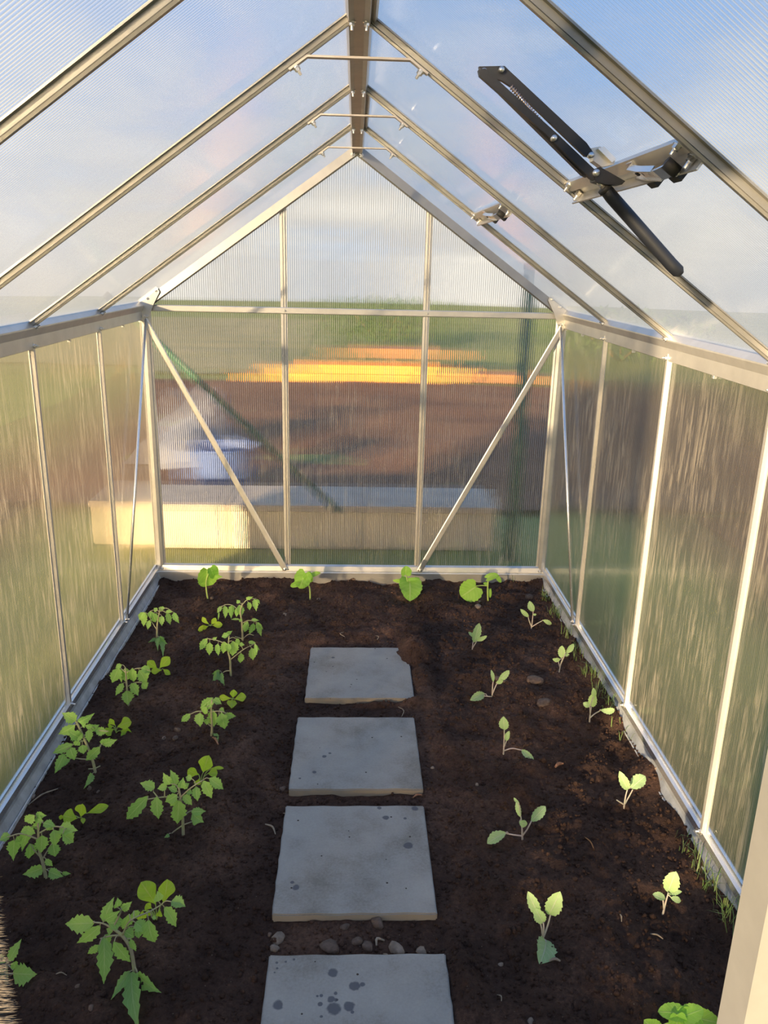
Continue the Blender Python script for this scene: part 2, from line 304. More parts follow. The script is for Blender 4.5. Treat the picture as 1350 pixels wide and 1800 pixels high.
# things outside, seen dimly through the sheets
def outside():
    t = tag(empty('raised_bed', (-0.2, 4.5, -0.1)), 'long beige raised bed wall with grey cap just behind the back wall', 'raised bed')
    xs = [-1.45, -0.70, 0.05, 0.80]
    for a, b in zip(xs[:-1], xs[1:]):
        o = obj('block', boxm('block', (a + 0.004 + 0.2, -0.2, 0.0), (b - 0.004 + 0.2, 0.2, 0.225), 0.008), M['concrete'], t)
        obj('cap', boxm('cap', (a + 0.004 + 0.2, -0.23, 0.225), (b - 0.004 + 0.2, 0.22, 0.26), 0.006), M['capstone'], o)
    t = tag(empty('timber_stack', (0.1, 11.5, -0.1)), 'bright orange stack of boards lying beyond the brown field', 'timber')
    for i, (x0, x1, z0, z1, k) in enumerate([(-1.35, 1.05, 0.0, 0.12, 'timber'), (-0.95, 1.1, 0.12, 0.24, 'timber'), (1.15, 2.5, 0.03, 0.15, 'timber_dull'), (-0.2, 1.1, 0.33, 0.46, 'timber_dull')]):
        obj('board', boxm('board', (x0, -0.15 + 0.02 * i, z0), (x1, 0.25 + 0.02 * i, z1 - 0.005), 0.006), M[k], t)
    for x in (0.0, 0.8): obj('spacer', boxm('spacer', (x - .05, -0.1, 0.235), (x + 0.05, 0.25, 0.33), 0.004), M['timber_dull'], t)
    t = tag(empty('leaning_pole', (-0.1, 4.30, 0.12)), 'dark green pole leaning left against the raised bed behind the back wall', 'pole')
    tube('shaft', [(-1.04, -0.38, 1.13), (0.02, -0.075, 0.02)], 0.016, M['green_paint'], t, 8)
    tube('end_cap', [(-1.06, -0.386, 1.15), (-1.04, -0.38, 1.13)], 0.018, M['rubber'], t, 8)
    t = tag(empty('green_post', (0.86, 4.15, -0.1)), 'upright dark green post outside the right end of the back wall', 'post')
    tube('shaft', [(0, 0, -0.1), (0, 0, 1.52)], 0.028, M['green_paint'], t, 10); tube('end_cap', [(0, 0, 1.52), (0, 0, 1.55)], 0.031, M['rubber'], t, 10)
    t = tag(empty('sheet_heap', (-1.36, 6.6, -0.06)), 'heap of crumpled grey sheeting left behind the raised bed', 'sheeting')
    n = 26; vs = []; fs = []
    for i in range(n):
        for j in range(n):
            x = (i / (n - 1) - .5) * 0.8; y = (j / (n - 1) - .5) * 1.1; e = max(0, 1 - (x / .4) ** 2) * max(0, 1 - (y / .55) ** 2)
            vs.append((x, y, 0.50 * e * (0.75 + 0.5 * math.sin(7 * x + 4 * y) * math.cos(5 * y - 3 * x)) - .01))
    for i in range(n - 1):
        for j in range(n - 1): fs.append((i * n + j, (i + 1) * n + j, (i + 1) * n + j + 1, i * n + j + 1))
    obj('sheeting', mesh('sheeting', vs, fs, smooth=True), M['sheet'], t)
    t = tag(empty('plastic_tub', (-0.92, 5.45, -0.06)), 'blue plastic tub on the ground behind the raised bed', 'tub')
    bm = bmesh.new(); bmesh.ops.create_cone(bm, cap_ends=True, segments=24, radius1=0.16, radius2=0.21, depth=0.30, matrix=Matrix.Translation((0, 0, 0.15)))
    top = [f for f in bm.faces if f.calc_center_median().z > 0.29]; r = bmesh.ops.inset_region(bm, faces=top, thickness=0.02); bmesh.ops.translate(bm, verts=list({v for f in top for v in f.verts}), vec=(0, 0, -0.24))
    m = bpy.data.meshes.new('body'); bm.to_mesh(m); bm.free(); obj('body', m, M['blue'], t)
    tube('rim', [(0.21 * math.cos(k * math.pi / 12), 0.21 * math.sin(k * math.pi / 12), 0.30) for k in range(25)], 0.01, M['blue'], t, 6)
outside()
def shrub(x, y, r, h, label, seed):
    R = np.random.default_rng(seed); t = tag(empty('shrub', (x, y, -0.1)), label, 'shrub', 'shrubs outside the greenhouse')
    vs = []; fs = []
    for k in range(900):
        d = R.normal(size=3); d /= np.linalg.norm(d); q = R.random() ** .4
        c = np.array([d[0] * r * q, d[1] * r * q, h * .55 + d[2] * h * .48 * q]); a = R.normal(size=3); a /= np.linalg.norm(a); b = np.cross(a, R.normal(size=3)); b /= np.linalg.norm(b); s = 0.05
        i = len(vs); vs += [c - a * s * 1.5, c + b * s * .6, c + a * s * 1.5, c - b * s * .6]; fs.append((i, i + 1, i + 2, i + 3))
    tag(obj('foliage', mesh('foliage', vs, fs), M['shrub'], t), kind='stuff')
    for k in range(5): a = k * 1.26; tube('branch', [(0, 0, 0), (math.cos(a) * r * .3, math.sin(a) * r * .3, h * .35), (math.cos(a) * r * .6, math.sin(a) * r * .6, h * .7)], [0.03, 0.02, 0.008], M['timber_dull'], t, 5)
shrub(0.55, 16.0, 1.3, 0.95, 'low dark shrub beyond the orange boards', 3)
shrub(4.6, 14.0, 1.6, 0.9, 'broad green shrub right of the orange boards', 4)
shrub(5.2, 6.2, 1.2, 1.1, 'dark green shrub beyond the right wall', 5)
shrub(3.3, 0.9, 0.9, 0.8, 'low green shrub close outside the right wall', 6)
def shade_hedge():  # unseen row of foliage added to keep low direct sun off the soil
    hd = Vector((SUN_DIR.x, SUN_DIR.y, 0)).normalized(); c = Vector((0, 0.5, 0)) - hd * 7.0; sd_ = Vector((-hd.y, hd.x, 0)); top = 0.20 + 7.0 * (-SUN_DIR.z) / math.hypot(SUN_DIR.x, SUN_DIR.y)
    R = np.random.default_rng(77); vs = []; fs = []
    for k in range(9000):
        p = np.array(c + sd_ * R.uniform(-8, 8) + hd * R.uniform(-.35, .35)); p[2] = -0.1 + (top + .1) * R.random() ** .8; a = R.normal(size=3); a /= np.linalg.norm(a); b = np.cross(a, R.normal(size=3)); b /= np.linalg.norm(b); s_ = .11
        i = len(vs); vs += [p - a * s_, p + b * s_ * .6, p + a * s_, p - b * s_ * .6]; fs.append((i, i + 1, i + 2, i + 3))
    t = tag(empty('shade_hedge', c), 'unseen low foliage added behind the doorway to block the sun', 'shade_hedge')
    o = tag(obj('foliage', mesh('foliage', [Vector(v) - c for v in vs], fs), M['shrub'], t), kind='stuff')
shade_hedge()
# ------------------------------------------------------------------ wall_back
wb = struct('wall_back', 'clear ribbed back gable wall with pale aluminium frame')
def gable_panels(parent, y, nrm, mat, xs, zlow, zmid, door=None):
    for a, b in zip(xs[:-1], xs[1:]):
        if door is None or not (a < 0 < b):
            slab('panel', [(a, y, zlow), (b, y, zlow), (b, y, zmid), (a, y, zmid)], nrm, TH, mat, parent)
        zm = zmid if door is None or not (a < 0 < b) else door
        top = [(b, y, roof(b, 0).z), (a, y, roof(a, 0).z)] if a * b >= 0 else [(b, y, roof(b, 0).z), (0, y, HA), (a, y, roof(a, 0).z)]
        pts = [(a, y, zm), (b, y, zm)] + [p for p in top if p[2] > zm + 1e-4]
        slab('panel', pts, nrm, TH, mat, parent)
XS = [-H, -H / 3, H / 3, H]
gable_panels(wb, YB, (0, 1, 0), M['poly_back'], XS, 0.0, 1.224)
for x in (-H / 3, H / 3):
    zt = roof(x, 0).z - 0.012
    o = bar('glazing_bar', (x, YB - 0.001, -0.005), (x, YB - 0.001, zt), BARP, (1, 0, 0), (0, -1, 0), M['alu'], wb)
    for z in (0.0, 1.224, zt - 0.012): bolt((x + (0.004 if x < 0 else 0.004), YB - 0.011, z), (0, -1, 0), o)
    obj('foot_clip', boxm('foot_clip', (x - 0.013, YB - 0.016, -0.03), (x + 0.013, YB - 0.008, 0.004), 0.002), M['alu_bright'], wb)
rl = bar('cross_rail', (-H + .02, YB - 0.012, 1.224), (H - .02, YB - 0.012, 1.224), mm([(-14, 0), (14, 0), (14, 3), (11, 5), (-11, 5), (-14, 3)]), (0, 0, 1), (0, -1, 0), M['alu'], wb)
for x in (-H + 0.03, H - 0.03): bolt((x, YB - 0.017, 1.224), (0, -1, 0), rl)
for s in (-1, 1):
    pp = mm([(-4, 0), (44, 0), (44, 4), (36, 7), (34, 16), (22, 22), (6, 22), (-4, 14)])
    cp = bar('corner_post', (s * H, YB - 0.001, -0.05), (s * H, YB - 0.001, HE), pp, (-s, 0, 0), (0, -1, 0), M['alu'], wb)
    bolt((s * (H - 0.030), YB - 0.022, 0.0), (0, -1, 0), cp)
    gp = mm([(-2, -80), (34, -80), (64, -8), (96, 50), (84, 74), (-2, 12)])
    gu = bar('gusset_plate', (s * H, YB - 0.034, HE), (s * H, YB - 0.037, HE), gp, (-s, 0, 0), (0, 0, 1), M['alu'], wb)
    for a, b in ((0.078, 0.055), (0.040, 0.022), (0.024, -0.055)): bolt((s * (H - a), YB - 0.037, HE + b), (0, -1, 0), gu)
    br = bar('diagonal_brace', (s * (H - 0.018), YB - 0.038, HE - 0.055), (s * (H / 3 + 0.010), YB - 0.028, 0.0), mm([(-13, 0), (13, 0), (13, 3), (9, 5), (-9, 5), (-13, 3)]), (s * 0.885, 0, -0.466), (0, -1, 0), M['alu'], wb)
    bolt((s * (H / 3 + 0.012), YB - 0.033, 0.004), (0, -1, 0), br)
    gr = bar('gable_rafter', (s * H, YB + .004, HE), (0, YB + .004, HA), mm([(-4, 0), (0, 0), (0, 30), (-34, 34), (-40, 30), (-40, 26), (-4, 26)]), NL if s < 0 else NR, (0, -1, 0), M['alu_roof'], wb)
    bolt((s * 0.02, YB - 0.03, HA - 0.045), (0, -1, 0), gr)
bar('base_rail', (-H, YB - 0.004, 0.004), (H, YB - 0.004, 0.004), mm([(-16, 0), (16, 0), (16, 4), (10, 14), (-12, 20), (-16, 20)]), (0, 0, 1), (0, -1, 0), M['alu'], wb)
bar('kick_board', (-H, YB - 0.010, -0.046), (H, YB - 0.010, -0.046), mm([(-50, 0), (34, 0), (34, 18), (30, 20), (-50, 20)]), (0, 0, 1), (0, -1, 0), M['alu'], wb)
# ------------------------------------------------------------------ wall_left / wall_right
BAYS = [YB - k * SP for k in range(6)]
for s, nm in ((-1, 'left'), (1, 'right')):
    w = struct('wall_' + nm, 'clear ribbed %s side wall, streaked with dried drips' % nm)
    for k in range(5):
        y1, y0 = BAYS[k], BAYS[k + 1]
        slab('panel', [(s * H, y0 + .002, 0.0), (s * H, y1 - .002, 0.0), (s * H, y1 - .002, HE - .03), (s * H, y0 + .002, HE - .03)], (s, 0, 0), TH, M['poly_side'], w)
    for k in range(1, 5):
        o = bar('glazing_bar', (s * (H - .001), BAYS[k], -0.005), (s * (H - .001), BAYS[k], HE - 0.05), SIDEP, (0, 1, 0), (-s, 0, 0), M['alu'], w)
        bolt((s * (H - .014), BAYS[k], HE - 0.062), (-s, 0, 0), o); bolt((s * (H - .014), BAYS[k], 0.004), (-s, 0, 0), o)
    eb = bar('eave_beam', (s * H, YB - .004, HE), (s * H, YF, HE), mm([(-4, 12), (4, 12), (24, -8), (24, -12), (14, -34), (14, -70), (10, -72), (-4, -72)]), (-s, 0, 0), (0, 0, 1), M['alu'], w)
    for k in range(1, 5): bolt((s * (H - .024), BAYS[k], HE - 0.008), (-s, 0, .5), eb)
    for k in range(5):
        yy = (BAYS[k] + BAYS[k + 1]) / 2
        obj('clip', boxm('clip', (min(s * (H - .012), s * (H - .002)), yy - .006, HE - .080), (max(s * (H - .012), s * (H - .002)), yy + .006, HE - .070), .001), M['alu_bright'], eb)
    bar('base_rail', (s * H, YF, 0.0), (s * H, YB - .02, 0.0), mm([(-8, 18), (2, 18), (4, 6), (14, 4), (16, -14), (-8, -16)]), (-s, 0, 0), (0, 0, 1), M['alu_bright'], w)
    bar('skirt', (s * H, YF, 0.0), (s * H, YB - .02, 0.0), mm([(-8, -14), (10, -14), (14, -30), (30, -60), (27, -62), (-8, -62)]), (-s, 0, 0), (0, 0, 1), M['galv'], w)
    bar('edge_strip', (s * H, YF, 0.0), (s * H, YB - .03, 0.0), mm([(29, -66), (33, -66), (33, -52), (29, -52)]), (-s, 0, 0), (0, 0, 1), M['lip'], w)
    br = tube('diagonal_brace', [(s * (H - .03), YB - .03, HE - .05), (s * (H - .024), YB - SP + .012, 0.012)], 0.006, M['alu_bright'], w, 8)
    bolt((s * (H - .02), YB - SP + .012, 0.012), (-s, 0, 0), br); bolt((s * (H - .03), YB - .04, HE - .055), (-s, -.3, 0), br)
# ------------------------------------------------------------------ ceiling
ce = struct('ceiling', 'clear ribbed pitched roof with aluminium rafters and ridge')
VENT = {(1, 3): 0.45, (1, 1): 0.437}
wn = 0
for s in (-1, 1):
    nv = NR if s > 0 else NL
    for k in range(5):
        y1, y0 = BAYS[k] - .002, BAYS[k + 1] + .002
        if (s, k) in VENT:
            xv = VENT[(s, k)]; wn += 1
            v = struct('window_%d' % wn, 'roof vent pane %s' % ('held by the black automatic opener' if k == 3 else 'with the small latch, near the back gable'))
            slab('pane', [roof(0, y0), roof(0, y1), roof(s * xv, y1), roof(s * xv, y0)], nv, TH, M['poly_roof'], v)
            slab('panel', [roof(s * xv, y0), roof(s * xv, y1), roof(s * H, y1), roof(s * H, y0)], nv, TH, M['poly_roof'], ce)
            dn = Vector((s * 1, 0, -SLOPE)).normalized()
            sl = bar('sill', roof(s * xv, y1) - nv * .004, roof(s * xv, y0) - nv * .004, mm([(-22, 0), (18, 0), (18, 26), (15, 26), (15, 4), (-2, 4), (-2, 12), (-22, 8)]), dn, -nv, M['alu'], v)
            for yy in (y0 + .03, y1 - .03):
                bolt(roof(s * (xv + .008), yy) - nv * .010, -nv, sl, 1.2); bolt(roof(s * (xv - .014), yy) - nv * .012, -nv, sl)
            hi = bar('frame', roof(s * .03, y1) - nv * .002, roof(s * .03, y0) - nv * .002, mm([(-8, 0), (8, 0), (8, 8), (-8, 8)]), dn, -nv, M['alu_ridge'], v)
        else:
            slab('panel', [roof(0, y0), roof(0, y1), roof(s * H, y1), roof(s * H, y0)], nv, TH, M['poly_roof'], ce)
    for k in range(1, 5):
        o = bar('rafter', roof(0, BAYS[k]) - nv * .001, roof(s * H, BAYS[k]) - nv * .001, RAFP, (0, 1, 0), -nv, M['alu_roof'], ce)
for k in range(1, 5):
    y = BAYS[k] - .012; a = 0.100; zt = roof(a, 0).z - .022 - 0.006
    dirs = Vector((1, 0, -SLOPE)).normalized()
    pts = [Vector((-a, y, zt)) + Vector((-dirs.x, 0, dirs.z)) * .042, Vector((-a, y, zt)), Vector((a, y, zt)), Vector((a, y, zt)) + dirs * .042]
    vs = []; fs = []
    for p, nn in zip(pts, (Vector((-SLOPE, 0, 1)).normalized(), Vector((-.3, 0, 1)).normalized(), Vector((.3, 0, 1)).normalized(), Vector((SLOPE, 0, 1)).normalized())):
        for dy, dz in ((-.008, 0), (.008, 0), (.008, .004), (-.008, .004)): vs.append(p + Vector((0, dy, 0)) + nn * dz)
    for i in range(3):
        for j in range(4): fs.append((i * 4 + j, i * 4 + (j + 1) % 4, i * 4 + 4 + (j + 1) % 4, i * 4 + 4 + j))
    fs += [(3, 2, 1, 0), (12, 13, 14, 15)]
    m = mesh('collar_tie', vs, fs); fixn(m); ti = obj('collar_tie', m, M['alu_ridge'], ce)
    for s in (-1, 1):
        p = Vector((s * a, y, zt)) + Vector((s * dirs.x, 0, dirs.z)) * .028
        bolt(p - (NR if s > 0 else NL) * 0.0, -(NR if s > 0 else NL), ti, 1.1)
rb = bar('ridge_beam', (0, YB - .03, HA), (0, YF, HA), mm([(-30, -4), (30, -4), (24, -26), (20, -40), (10, -36), (-10, -36), (-20, -40), (-24, -26)]), (1, 0, 0), (0, 0, 1), M['alu_ridge'], ce)
for k in range(0, 5):
    for s in (-1, 1): bolt((s * .014, BAYS[k] - .03, HA - .037), (0, 0, -1), rb)
# ------------------------------------------------------------------ wall_front (the doorway the view comes through)
wf = struct('wall_front', 'front gable wall around the open doorway')
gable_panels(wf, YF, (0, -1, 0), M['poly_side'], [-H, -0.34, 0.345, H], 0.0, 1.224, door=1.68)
bar('door_jamb', (0.306, YF, -0.05), (0.306, YF, 1.70), mm([(0, -18), (34, -18), (40, -10), (40, 10), (26, 12), (20, 18), (0, 18)]), (1, 0, 0), (0, 1, 0), M['alu'], wf)
lj = bar('door_jamb', (-0.283, YF, -0.05), (-0.283, YF, 1.70), mm([(0, -18), (40, -18), (44, 0), (40, 18), (0, 18)]), (-1, 0, 0), (0, 1, 0), M['alu'], wf)
vs = []; fs = []
for i in range(5200):
    z = -0.02 + i * 0.000325; l = 0.025 + random.uniform(-.0025, .0025); dz = random.uniform(-.003, .003); dy = random.uniform(-.004, .004); yo = YF + random.uniform(-.004, .004); k = len(vs); r = .0008
    vs += [(-0.283, yo - r, z - r), (-0.283, yo + r, z), (-0.283, yo - r, z + r), (-0.283 + l, yo + dy, z + dz)]; fs += [(k, k + 1, k + 3), (k + 1, k + 2, k + 3), (k + 2, k, k + 3)]
tag(obj('brush_seal', mesh('brush_seal', vs, fs), M['brush'], lj), 'grey bristle door seal', kind='stuff')
bar('header', (-0.33, YF, 1.69), (0.345, YF, 1.69), boxpoly(0.04, 0.03, -0.015), (0, 0, 1), (0, 1, 0), M['alu'], wf)
bar('sill', (-H, YF, -0.03), (H, YF, -0.03), boxpoly(0.05, 0.03, -0.015), (0, 0, 1), (0, 1, 0), M['alu'], wf)
for s in (-1, 1):
    bar('corner_post', (s * H, YF, -0.05), (s * H, YF, HE), boxpoly(0.045, 0.03, -.015), (1, 0, 0), (0, 1, 0), M['alu'], wf)
    bar('gable_rafter', (s * H, YF, HE), (0, YF, HA), boxpoly(0.03, 0.035, 0.0), (0, 1, 0), -(NR if s > 0 else NL), M['alu'], wf)
# ------------------------------------------------------------------ soil
SLABS = [(-0.165, 0.226, 2.555, 2.955, 'farthest paving slab, its far right corner buried in soil', 1),
         (-0.182, 0.216, 2.034, 2.432, 'second paving slab from the back wall, faint dark smudges', 2),
         (-0.184, 0.211, 1.557, 1.961, 'third paving slab from the back wall, thick front edge showing', 3),
         (-0.178, 0.218, 1.040, 1.442, 'nearest paving slab, spotted with dark wet blots, cut by the frame', 4)]
SZ = -0.05
def soil_z(X, Y):
    X = np.asarray(X, float); Y = np.asarray(Y, float)
    z = -0.058 + 0.030 * vnoise(X * 5 + 30, Y * 5 + 30, 21) + 0.022 * vnoise(X * 14 + 10, Y * 14 + 10, 22) + 0.012 * vnoise(X * 38 + 5, Y * 38 + 3, 23) + 0.007 * vnoise(X * 95, Y * 95, 24) 
    z = z + 0.012 * np.exp(-((np.abs(X) - 0.55) / 0.28) ** 2)
    # soil is trodden down round the slabs
    path = np.clip((0.34 - np.abs(X - 0.02)) / 0.12, 0, 1) * np.clip((3.08 - Y) / 0.1, 0, 1)
    low = -0.069 + 0.35 * (z + 0.058)
    z = z * (1 - path) + low * path
    edge = np.clip((np.abs(X) - 0.86) / 0.06, 0, 1)
    z = z * (1 - edge) + (-0.058 + 0.014 * (X > 0) + 0.030 * vnoise(X * 9 + 70, Y * 9 + 70, 31) + 0.006 * vnoise(X * 40, Y * 40, 32)) * edge
    for x0, x1, y0, y1, _, i in SLABS:
        ins = (X > x0 + .004) & (X < x1 - .004) & (Y > y0 + .004) & (Y < y1 - .004)
        z = np.where(ins, np.minimum(z, SZ - 0.03), z)
    # soil spilt over slab corners
    def heap(cx, cy, rx, ry, h):
        return h * np.exp(-(((X - cx) / rx) ** 2 + ((Y - cy) / ry) ** 2))
    n = 0.010 * vnoise(X * 60 + 3, Y * 60 + 8, 41)
    for cx, cy, rx, ry, h in ((0.262, 2.93, 0.075, 0.13, 0.075), (0.27, 2.70, 0.045, 0.16, 0.05), (0.24, 2.535, 0.07, 0.03, 0.045), (0.10, 2.535, 0.10, 0.020, 0.022), (0.255, 1.35, 0.04, 0.14, 0.045), (-0.20, 2.55, 0.03, 0.1, .02)):
        k = np.exp(-(((X - cx) / rx) ** 2 + ((Y - cy) / ry) ** 2))
        z = np.where(k > 0.15, np.maximum(z, -0.075 + h * k + n), z)
    return z
X0, X1 = -0.948, 0.948
fl = grid('floor', X0, X1, YF - 0.02, YB - 0.012, 330, 560, soil_z, M['soil'])
tag(fl, 'dark brown tilled soil covering the greenhouse floor', None, None, 'structure')
def sz(x, y): return float(soil_z(np.array([x]), np.array([y]))[0])
# crumbs of soil
def crumbs():
    ico = bmesh.new(); bmesh.ops.create_icosphere(ico, subdivisions=1, radius=1); bv = np.array([v.co[:] for v in ico.verts]); bf = np.array([[v.index for v in f.verts] for f in ico.faces]); ico.free()
    n = 26000; x = RNG.uniform(-.93, .93, n); y = YF + 0.45 + (YB - YF - .48) * RNG.random(n); z = soil_z(x, y)
    keep = np.ones(n, bool)
    for x0, x1, y0, y1, _, i in SLABS:
        on = (x > x0 - .004) & (x < x1 + .004) & (y > y0 - .004) & (y < y1 + .004); keep &= ~on
    x, y, z = x[keep], y[keep], z[keep]; n = len(x)
    r = 0.0018 + 0.0045 * RNG.random(n) ** 3 + 0.004 * (RNG.random(n) < .02)
    V = np.repeat(bv[None], n, 0) * (1 + 0.35 * RNG.uniform(-1, 1, (n, len(bv), 1))) * r[:, None, None] * RNG.uniform(.7, 1.3, (n, 1, 3))
    V += np.stack([x, y, z + r * .3], -1)[:, None, :]
    Fc = (bf[None] + (np.arange(n) * len(bv))[:, None, None]).reshape(-1, 3); V = V.reshape(-1, 3)
    m = bpy.data.meshes.new('soil_crumbs'); m.vertices.add(len(V)); m.vertices.foreach_set('co', V.ravel())
    m.loops.add(Fc.size); m.loops.foreach_set('vertex_index', Fc.ravel().astype(np.int32)); m.polygons.add(len(Fc))
    m.polygons.foreach_set('loop_start', np.arange(0, Fc.size, 3, dtype=np.int32)); m.polygons.foreach_set('loop_total', np.full(len(Fc), 3, dtype=np.int32)); m.update()
    o = obj('soil_crumbs', m, M['soil'], fl); tag(o, 'loose soil crumbs', None, None, 'stuff')
crumbs()
# ------------------------------------------------------------------ paving slabs
def slab_mat(i, spots):
    m, t, o = newmat('slab_concrete_%d' % i); L = t.links
    tc = N(t, 'ShaderNodeTexCoord'); ge = N(t, 'ShaderNodeNewGeometry')
    p = N(t, 'ShaderNodeBsdfPrincipled', ins={'Roughness': 0.88, 'Specular IOR Level': 0.3}); L.new(p.outputs[0], o.inputs[0])
    a = N(t, 'ShaderNodeTexNoise', ins={'Scale': 7.0, 'Detail': 5.0, 'Roughness': 0.6}); L.new(ge.outputs['Position'], a.inputs['Vector'])
    b = N(t, 'ShaderNodeTexNoise', ins={'Scale': 160.0, 'Detail': 4.0, 'Roughness': 0.7}); L.new(ge.outputs['Position'], b.inputs['Vector'])
    mix = mth(t, 'ADD', mth(t, 'MULTIPLY', a.outputs['Fac'], 0.7), mth(t, 'MULTIPLY', b.outputs['Fac'], 0.3))
    r = ramp(t, [(0.34, (0.21, 0.190, 0.155)), (0.5, (0.315, 0.293, 0.253)), (0.66, (0.37, 0.348, 0.30))]); L.new(mix, r.inputs[0])
    wob = N(t, 'ShaderNodeTexNoise', ins={'Scale': 70.0, 'Detail': 3.0}); L.new(ge.outputs['Position'], wob.inputs['Vector'])
    col = r.outputs[0]; acc = None
    for (x, y, rad) in spots:
        d = N(t, 'ShaderNodeVectorMath', operation='DISTANCE'); L.new(ge.outputs['Position'], d.inputs[0]); d.inputs[1].default_value = (x, y, SZ)
        e = mth(t, 'ADD', d.outputs['Value'], mth(t, 'MULTIPLY', mth(t, 'SUBTRACT', wob.outputs['Fac'], 0.5), rad * 0.9))
        k = N(t, 'ShaderNodeMapRange', ins={1: rad * 0.8, 2: rad * 1.1, 3: 1.0, 4: 0.0}); L.new(e, k.inputs[0])
        acc = k.outputs[0] if acc is None else mth(t, 'MAXIMUM', acc, k.outputs[0])
    # dark soil specks
    v = N(t, 'ShaderNodeTexVoronoi', ins={'Scale': 42.0}); L.new(ge.outputs['Position'], v.inputs['Vector'])
    sel = N(t, 'ShaderNodeSeparateColor'); L.new(v.outputs['Color'], sel.inputs[0])
    sp = mth(t, 'MULTIPLY', mth(t, 'LESS_THAN', v.outputs['Distance'], 0.12), mth(t, 'GREATER_THAN', sel.outputs[0], 0.82))
    mx = N(t, 'ShaderNodeMix', data_type='RGBA'); L.new(sp, mx.inputs[0]); L.new(col, mx.inputs[6]); mx.inputs[7].default_value = (0.05, 0.038, 0.03, 1); col = mx.outputs[2]
    if acc is not None:
        m2 = N(t, 'ShaderNodeMix', data_type='RGBA'); L.new(mth(t, 'MULTIPLY', acc, 0.85), m2.inputs[0]); L.new(col, m2.inputs[6]); m2.inputs[7].default_value = (0.085, 0.085, 0.095, 1); col = m2.outputs[2]
    # sides take a warmer tan than the top
    sx = N(t, 'ShaderNodeSeparateXYZ'); L.new(ge.outputs['Normal'], sx.inputs[0])
    m3 = N(t, 'ShaderNodeMix', data_type='RGBA'); L.new(mth(t, 'LESS_THAN', sx.outputs[2], 0.4), m3.inputs[0]); L.new(col, m3.inputs[6]); m3.inputs[7].default_value = (0.36, 0.29, 0.20, 1)
    L.new(m3.outputs[2], p.inputs['Base Color'])
    bp = N(t, 'ShaderNodeBump', ins={'Strength': 0.25, 'Distance': 0.003}); L.new(b.outputs['Fac'], bp.inputs['Height']); L.new(bp.outputs[0], p.inputs['Normal'])
    return m
def px8(X, Y): return (440 + X / 2.647, 1120 + Y / 2.647)
SPOTS = {1: [(385, 95, 7), (520, 210, 0)], 2: [(345, 555, 9), (298, 628, 8), (230, 657, 5), (370, 540, 6)],
         3: [(630, 840, 13), (765, 798, 13), (600, 795, 9), (735, 970, 18), (212, 1165, 14), (720, 843, 7), (195, 1140, 8)],
         4: [(383, 1562, 19), (486, 1622, 20), (522, 1615, 10), (375, 1685, 13), (397, 1657, 7), (388, 1728, 24), (460, 1717, 19), (127, 1712, 19), (325, 1708, 9), (398, 1688, 7), (330, 1668, 7), (312, 1670, 5), (203, 1500, 5), (123, 1515, 5), (113, 1560, 4), (125, 1541, 5), (165, 1510, 5), (330, 1765, 6), (475, 1745, 6)]}
for x0, x1, y0, y1, lab, i in SLABS:
    sp = []
    for X, Y, r in SPOTS[i]:
        if r <= 0: continue
        P = at_z(*px8(X, Y), SZ); sp.append((P.x, P.y, r / 2.647 * (P - CAM).length / F * 1.15))
    bm = bmesh.new(); bmesh.ops.create_cube(bm, size=1)
    for v in bm.verts: v.co = Vector(((x0 + x1) / 2 + v.co.x * (x1 - x0), (y0 + y1) / 2 + v.co.y * (y1 - y0), SZ - 0.02 + v.co.z * 0.04))
    bmesh.ops.subdivide_edges(bm, edges=bm.edges[:], cuts=14, use_grid_fill=True)
    bmesh.ops.bevel(bm, geom=[e for e in bm.edges if len(e.link_faces) == 2 and e.calc_face_angle(0) > 1.0], offset=0.003, segments=2, affect='EDGES')
    for v in bm.verts:     # worn, slightly uneven rim
        q = math.sin(v.co.x * 91 + i) * math.cos(v.co.y * 83 + 2 * i)
        dx = min(abs(v.co.x - x0), abs(v.co.x - x1)); dy = min(abs(v.co.y - y0), abs(v.co.y - y1))
        if min(dx, dy) < .006: v.co.x += 0.0012 * q; v.co.y += 0.0012 * math.sin(v.co.x * 57)
    c = Vector(((x0 + x1) / 2, (y0 + y1) / 2, SZ - 0.04))
    for v in bm.verts: v.co -= c
    me = bpy.data.meshes.new('paving_slab'); bm.to_mesh(me); bm.free()
    o = obj('paving_slab', me, slab_mat(i, sp)); o.location = c
    tag(o, lab, 'paving slab', 'concrete slabs forming the centre path')
